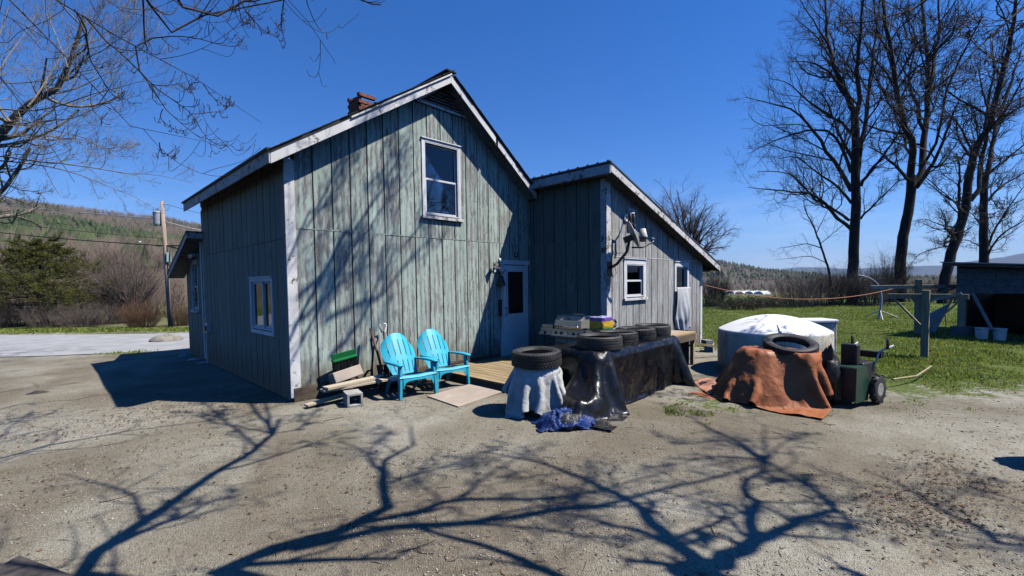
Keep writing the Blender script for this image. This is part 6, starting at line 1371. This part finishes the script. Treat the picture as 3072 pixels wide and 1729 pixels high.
s1 = lift([(330, 971), (420, 900), (600, 790), (820, 650), (980, 520), (1150, 420), (1290, 330), (1370, 265), (1410, 220), (1410, 180)], 3.7, 6.2); LB([FK, np.array([.75, -7.75, 4.0])]+s1, .10, .022)
LB(lift([(1370, 258), (1250, 230), (1060, 185), (930, 140)], 6.0, 6.8), .024, .010); LB(lift([(1410, 250), (1500, 230), (1560, 170), (1590, 130)], 6.1, 6.9), .018, .006); LB(lift([(1060, 188), (1100, 150), (1150, 115)], 6.5, 7), .012, .005)
LB(lift([(640, 780), (800, 720), (900, 690), (1050, 610), (1150, 580), (1230, 560)], 4.8, 6.4), .028, .006); LB(lift([(1120, 450), (1300, 400), (1500, 330), (1700, 260), (1850, 210)], 5.6, 7.0), .022, .007)
s2 = lift([(1050, 971), (1300, 900), (1500, 820), (1650, 770), (1800, 700), (1920, 650), (1975, 600), (1960, 560), (1920, 520), (1880, 470), (1900, 420), (1960, 380), (2050, 350), (2100, 280), (2060, 220)], 3.6, 6.6); LB([FK+np.array([.02, .02, .15]), np.array([1.0, -8.0, 3.95])]+s2, .13, .012)
LB(lift([(1480, 835), (1700, 790), (1900, 760), (2200, 740), (2400, 715), (2576, 690), (2776, 650), (3106, 600), (3276, 560), (3476, 510), (3656, 460), (3776, 420), (3860, 385)], 4.6, 7.0), .055, .016)
LB(lift([(1800, 715), (2050, 660), (2300, 600), (2576, 600), (2826, 590), (3026, 550), (3216, 490), (3400, 430)], 5.0, 6.8), .04, .010); LB(lift([(2300, 600), (2400, 510), (2500, 440), (2600, 380), (2680, 300)], 5.6, 7), .022, .006); LB(lift([(1925, 520), (2050, 480), (2200, 440), (2400, 370), (2560, 300)], 5.8, 7), .022, .006); LB(lift([(1890, 440), (1850, 380), (1900, 300), (1960, 230)], 6, 7), .014, .005)
s3 = lift([(985, 1010), (962, 935)], 3.7, 3.9, False); LB([FK+np.array([.08, .05, .1])]+s3, .12, .10)
LB([s3[1]]+lift([(930, 900), (850, 840), (760, 790), (690, 700), (640, 640), (580, 600), (480, 550), (300, 460), (150, 410), (0, 380), (-160, 350)], 4.0, 6.6, False), .062, .014)
LB([s3[1]]+lift([(1000, 930), (1100, 860), (1230, 790), (1350, 740), (1450, 690), (1550, 655), (1640, 640), (1690, 680), (1720, 730)], 4.0, 5.4, False), .075, .014)
LB(lift([(1640, 640), (1560, 560), (1450, 490), (1350, 430), (1280, 385)], 5.2, 6.4, False), .028, .014); LB(lift([(1225, 790), (1200, 700), (1220, 620), (1250, 590), (1180, 570), (1150, 520), (1200, 480), (1270, 440), (1285, 385), (1270, 300), (1280, 200)], 4.4, 6.8, False), .044, .008)
LB(lift([(1550, 660), (1480, 690), (1590, 700), (1720, 725)], 5.1, 5.5, False), .018, .010)
hub = [(1180, 320), (1050, 250), (900, 170), (750, 110)]; LB(lift([(1285, 390)]+hub, 6.3, 7.2, False), .026, .006); LB(lift([(1285, 390), (1150, 370), (1000, 370), (850, 400), (700, 420)], 6.3, 7.1, False), .022, .005); LB(lift([(1270, 400), (1120, 300), (1000, 290), (860, 300), (700, 250)], 6.3, 7.3, False), .02, .005); LB(lift([(1285, 380), (1350, 310), (1430, 270), (1520, 250)], 6.4, 7.2, False), .016, .005); LB(lift([(1290, 470), (1400, 490), (1500, 490)], 6, 6.6, False), .012, .004)
LB(lift([(860, 850), (700, 790), (560, 740), (400, 700), (200, 650), (0, 590)], 4.3, 6.2, False), .034, .010); LB(lift([(870, 830), (930, 790), (940, 770)], 4.3, 4.7, False), .02, .012)
LB([FK+np.array([.3, .1, .4])]+[np.array([4.2, -10.6, 4.0])]+lift([(2576, 820), (2450, 760), (2300, 690), (2130, 600), (1950, 490), (1780, 430)], 4.6, 6.4, False), .055, .010); LB(lift([(2130, 600), (2180, 590), (2300, 520), (2420, 470)], 5.4, 6.2, False), .016, .006)
# wall shadows
LB([s1[6]]+liftw([(220, 1250), (330, 1080), (430, 900), (560, 640), (640, 500)], 4.6, 5.2), .022, .010); LB([s1[7]]+liftw([(440, 1430), (600, 1230), (760, 1000), (860, 860), (930, 700), (1000, 560)], 4.6, 5.4), .030, .012); LB([s1[7]]+liftw([(520, 1500), (700, 1240), (860, 1000), (980, 880), (1080, 760)], 4.8, 5.6), .022, .008)
for q in ([(100, 480), (250, 330), (400, 150), (520, -20)], [(300, 650), (480, 560), (640, 500), (760, 400), (900, 220), (1050, 60)], [(330, 900), (470, 760), (600, 560), (690, 300), (760, 120)], [(60, 700), (200, 560), (360, 420), (520, 300), (640, 120)]):
    LB(liftw(q, 6.3, 6.6, .4138, (850, 700)), .030, .012)
for q in ([(700, 900), (840, 760), (900, 640), (960, 520)], [(300, 1150), (420, 1000), (520, 800), (600, 640)], [(1000, 1300), (1100, 1180), (1180, 1050), (1230, 900)]): LB(liftw(q, 5.0, 5.6), .016, .006)
NCLEAR = len(limbs)
# twigs of this tree that come down into the top right of the picture
for pts, dep, a_, b_ in (([(2830, -40), (2735, 30), (2680, 45), (2620, 62), (2560, 70), (2490, 66)], 6.5, .024, .004), ([(3200, -90), (3072, 20), (2950, 130), (2860, 220), (2800, 270), (2740, 300), (2650, 330)], 7, .026, .004), ([(3200, 130), (3072, 180), (2980, 210), (2850, 250), (2760, 240)], 6.6, .016, .003), ([(3200, 240), (3072, 290), (2950, 340), (2840, 350), (2760, 330)], 6.8, .014, .003),
                         ([(3200, 440), (3072, 460), (2960, 480), (2850, 500), (2760, 480)], 7.5, .014, .003), ([(3200, 20), (3072, 60), (2960, 80), (2880, 70)], 6, .013, .003), ([(3200, 560), (3090, 590), (2980, 640), (2900, 640)], 7.5, .012, .003), ([(2900, -60), (2850, 30), (2790, 90), (2700, 120), (2620, 110)], 6.2, .012, .003)):
    g0 = np.random.default_rng(int(dep*100)+int(pts[0][1])); LB([px(u_, v_, dep+.25*i*g0.random()) for i, (u_, v_) in enumerate(pts)], a_*.7, b_*.7)
tree('overhanging_maple', 'bare maple behind the yard, its limbs shading gravel and wall', [([BT, BT+np.array([0, .1, 1.2]), FK+np.array([0, 0, .2])], .34, .24)], limbs, 21,
     [(11, .16, .20, (25, 60), .05, .10, None), (7, .15, .40, (25, 65), .05, .12, None), (3, .2, .45, (25, 65), .1, .12, None)], base=BT, buds=.009, r0f=.45, rm=.005, clear=NCLEAR, curl=.25, kk=(9, 7, 5))

# left maple: arching twigs that hang into the top left
def ll(pts, dep, dd=0): n = len(pts); return [px(x*.4828, y*.4828, dep+dd*i/max(1, n-1)) for i, (x, y) in enumerate(pts)]
near = [([(250, -60), (360, 0), (480, 60), (600, 130), (740, 235), (850, 290), (1000, 380), (1150, 450), (1250, 510), (1400, 590), (1520, 670), (1625, 765)], 5.2, 13, 1.2), ([(-20, -50), (90, 0), (180, 55), (270, 130), (300, 200), (370, 290), (450, 400), (540, 530), (640, 640), (780, 760), (880, 830), (990, 890), (1130, 935), (1220, 930), (1270, 880)], 5.0, 13, 1.2),
        ([(-80, 400), (0, 510), (60, 580), (150, 680), (240, 780), (310, 870), (370, 940), (410, 1020), (440, 1090), (465, 1135)], 4.6, 9, 1.5), ([(480, 75), (530, 180), (545, 280), (560, 370), (620, 470), (680, 570), (760, 620), (830, 600)], 5.2, 7, 1.2), ([(530, 105), (640, 240), (760, 340), (870, 450), (960, 570), (1030, 680), (1120, 760), (1230, 850), (1330, 905), (1400, 880)], 5.4, 7, 1.2),
        ([(845, 295), (870, 440), (960, 540), (1100, 640), (1200, 720), (1250, 810), (1320, 890), (1420, 910), (1465, 880)], 5.3, 6, 1.2), ([(1000, -60), (1080, 0), (1150, 50), (1200, 90), (1300, 135), (1370, 145), (1405, 105)], 4.8, 5, 1.5), ([(560, -60), (650, 0), (780, 80), (900, 150), (1000, 190), (1080, 200), (1115, 155)], 5.2, 6, 1.2), ([(850, 285), (950, 240), (1100, 225), (1250, 245), (1350, 275), (1430, 290), (1490, 280), (1520, 235)], 5.2, 6, 1.3),
        ([(1440, -60), (1440, 80), (1470, 160), (1510, 220), (1545, 235)], 4.6, 4.5, 1.6), ([(1460, -60), (1530, 70), (1580, 130), (1640, 190), (1690, 215), (1720, 203)], 4.7, 4.5, 1.6), ([(1478, -60), (1490, 80), (1520, 140), (1562, 145)], 4.7, 4, 1.6), ([(1775, -60), (1750, 100), (1755, 200), (1775, 270)], 4.6, 4.5, 1.6), ([(1740, -60), (1800, 0), (1870, 75), (1940, 170), (2000, 270), (2030, 340), (2050, 400), (2065, 425), (2090, 398)], 4.6, 5, 1.6),
        ([(1240, 510), (1190, 520), (1165, 560), (1175, 580)], 5.5, 3.5, 1.2), ([(1260, 520), (1320, 600), (1400, 660), (1435, 640)], 5.5, 3.5, 1.2), ([(1190, 710), (1290, 700), (1380, 690), (1430, 650)], 5.5, 3.5, 1.2), ([(990, 890), (1000, 940), (1050, 970), (1095, 962)], 5.4, 3.5, 1.2), ([(1010, 680), (1000, 740), (1080, 800), (1150, 810), (1190, 775)], 5.4, 3.5, 1.2)]
MT = np.array([-6.2, -7.4, -.1]); FT = MT+np.array([.2, .4, 3.1])
LN = [(ll(q, dep, .6), .4828*a_*1.6*dep/F_PX/2, .4828*b_*2.0*dep/F_PX/2) for q, dep, a_, b_ in near]
FT = FT+np.array([.4, .3, 2.4])
for i in (0, 1, 2, 6, 7, 9, 13):
    s_ = LN[i][0][0]; t_ = s_-LN[i][0][1]; b1 = s_+t_/np.linalg.norm(t_)*.9+np.array([0, 0, .15]); LN[i] = ([FT+np.array([.05*i, .05, -.1*i]), (b1+FT)/2+np.array([0, 0, .5]), b1]+LN[i][0], LN[i][1]*1.6, LN[i][2])
for q, h0, h1 in (([(0, 380), (250, 310), (500, 265), (750, 220), (1000, 195), (1200, 165), (1350, 135)], 4.8, 6.2), ([(-150, 160), (0, 138), (150, 100), (350, 95), (520, 60)], 5.2, 6.2), ([(-200, 80), (0, 50), (200, 20), (420, 0)], 5.6, 6.6), ([(-150, 330), (0, 250), (100, 190), (160, 160)], 5.2, 6.0)):
    w_ = lift(q, h0, h1); LN.append(([(FT+w_[0])/2+np.array([0, 0, 1.2])]+w_, .028, .010))
tree('leaning_maple', 'bare maple at the left edge, thin arching twigs across the sky', [([MT, MT+np.array([.05, .2, 1.6]), FT+np.array([0, 0, -1.9]), FT+np.array([.02, .02, .3])], .26, .10)], LN, 22,
     [(8, .16, .17, (20, 60), -.02, .07, None), (3, .25, .5, (25, 60), .15, .10, None)], base=MT, buds=.013, r0f=.75, curl=.5, kk=(10, 8, 6))
# second maple farther left, sunlit, its crown behind the near twigs
far_l = [([(-260, 1100), (-100, 930), (0, 830), (110, 720), (170, 660), (290, 600), (380, 520), (420, 400), (450, 300), (510, 180), (520, 100)], 26, 6), ([(-200, 960), (0, 970), (120, 990), (300, 1010), (480, 1030), (650, 1055), (800, 1080), (950, 1085), (1100, 1115), (1200, 1140)], 12, 1.6), ([(-200, 990), (0, 1000), (200, 1020), (400, 1060), (560, 1110), (700, 1170), (830, 1220), (930, 1280), (990, 1310)], 11, 1.6),
         ([(-150, 500), (0, 510), (100, 520), (300, 500), (500, 450), (700, 400), (850, 330), (950, 250)], 9, 1.6), ([(-150, 700), (0, 680), (200, 690), (400, 650), (560, 590), (760, 540), (900, 500), (1020, 520)], 10, 1.6), ([(-100, 800), (0, 780), (150, 770), (300, 750), (430, 740), (520, 710), (640, 650), (800, 560)], 9, 1.6), ([(170, 665), (250, 560), (330, 430), (420, 300), (560, 190), (700, 90), (800, 20)], 10, 1.6),
         ([(300, 590), (450, 560), (620, 480), (760, 400), (880, 300), (980, 180), (1000, 60)], 9, 1.6), ([(420, 420), (380, 300), (330, 180), (280, 60), (260, -60)], 9, 2), ([(0, 840), (150, 850), (320, 870), (460, 860), (600, 900), (720, 940), (820, 900)], 8, 1.5), ([(60, 760), (-40, 600), (-60, 400), (0, 200), (60, 40)], 14, 4), ([(-30, 480), (60, 330), (160, 200), (240, 60)], 9, 2), ([(460, 290), (600, 250), (740, 160), (830, 60), (860, -20)], 8, 1.6), ([(510, 170), (600, 90), (680, 0)], 7, 1.5), ([(380, 520), (520, 380), (680, 290), (800, 190), (900, 80)], 8, 1.5), ([(-100, 1000), (0, 1120), (120, 1180), (240, 1200), (330, 1300)], 10, 1.5), ([(-100, 1150), (0, 1210), (150, 1260), (270, 1330)], 8, 1.5), ([(100, 730), (300, 800), (500, 850), (640, 930), (760, 990)], 7, 1.4)]
g0 = np.random.default_rng(9); LF = []
for q, a_, b_ in far_l:
    d0 = 11+g0.uniform(-1, 1); LF.append((ll(q, d0, float(g0.uniform(-1.5, 2))), .4828*a_*11/F_PX/2, .4828*b_*11/F_PX/2))
MF = np.array(px(-330, 1180, 10.5)); MF[2] = -.1
LF[0] = ([MF+np.array([0, 0, 2.0])]+LF[0][0], .17, .03)
tree('bare_maple', 'sunlit bare maple left of the driveway, crown of fine twigs', [([MF, MF+np.array([.05, 0, 1.2]), MF+np.array([.1, 0, 2.6])], .26, .18)], LF, 23,
     [(13, .10, .24, (25, 60), .12, .08, None), (6, .15, .45, (25, 60), .15, .12, None), (3, .2, .5, (25, 60), .15, .12, None)], mb=M_BARK_L, mt=M_BARK_L, base=MF, buds=.012, curl=.3, kk=(9, 7, 5))
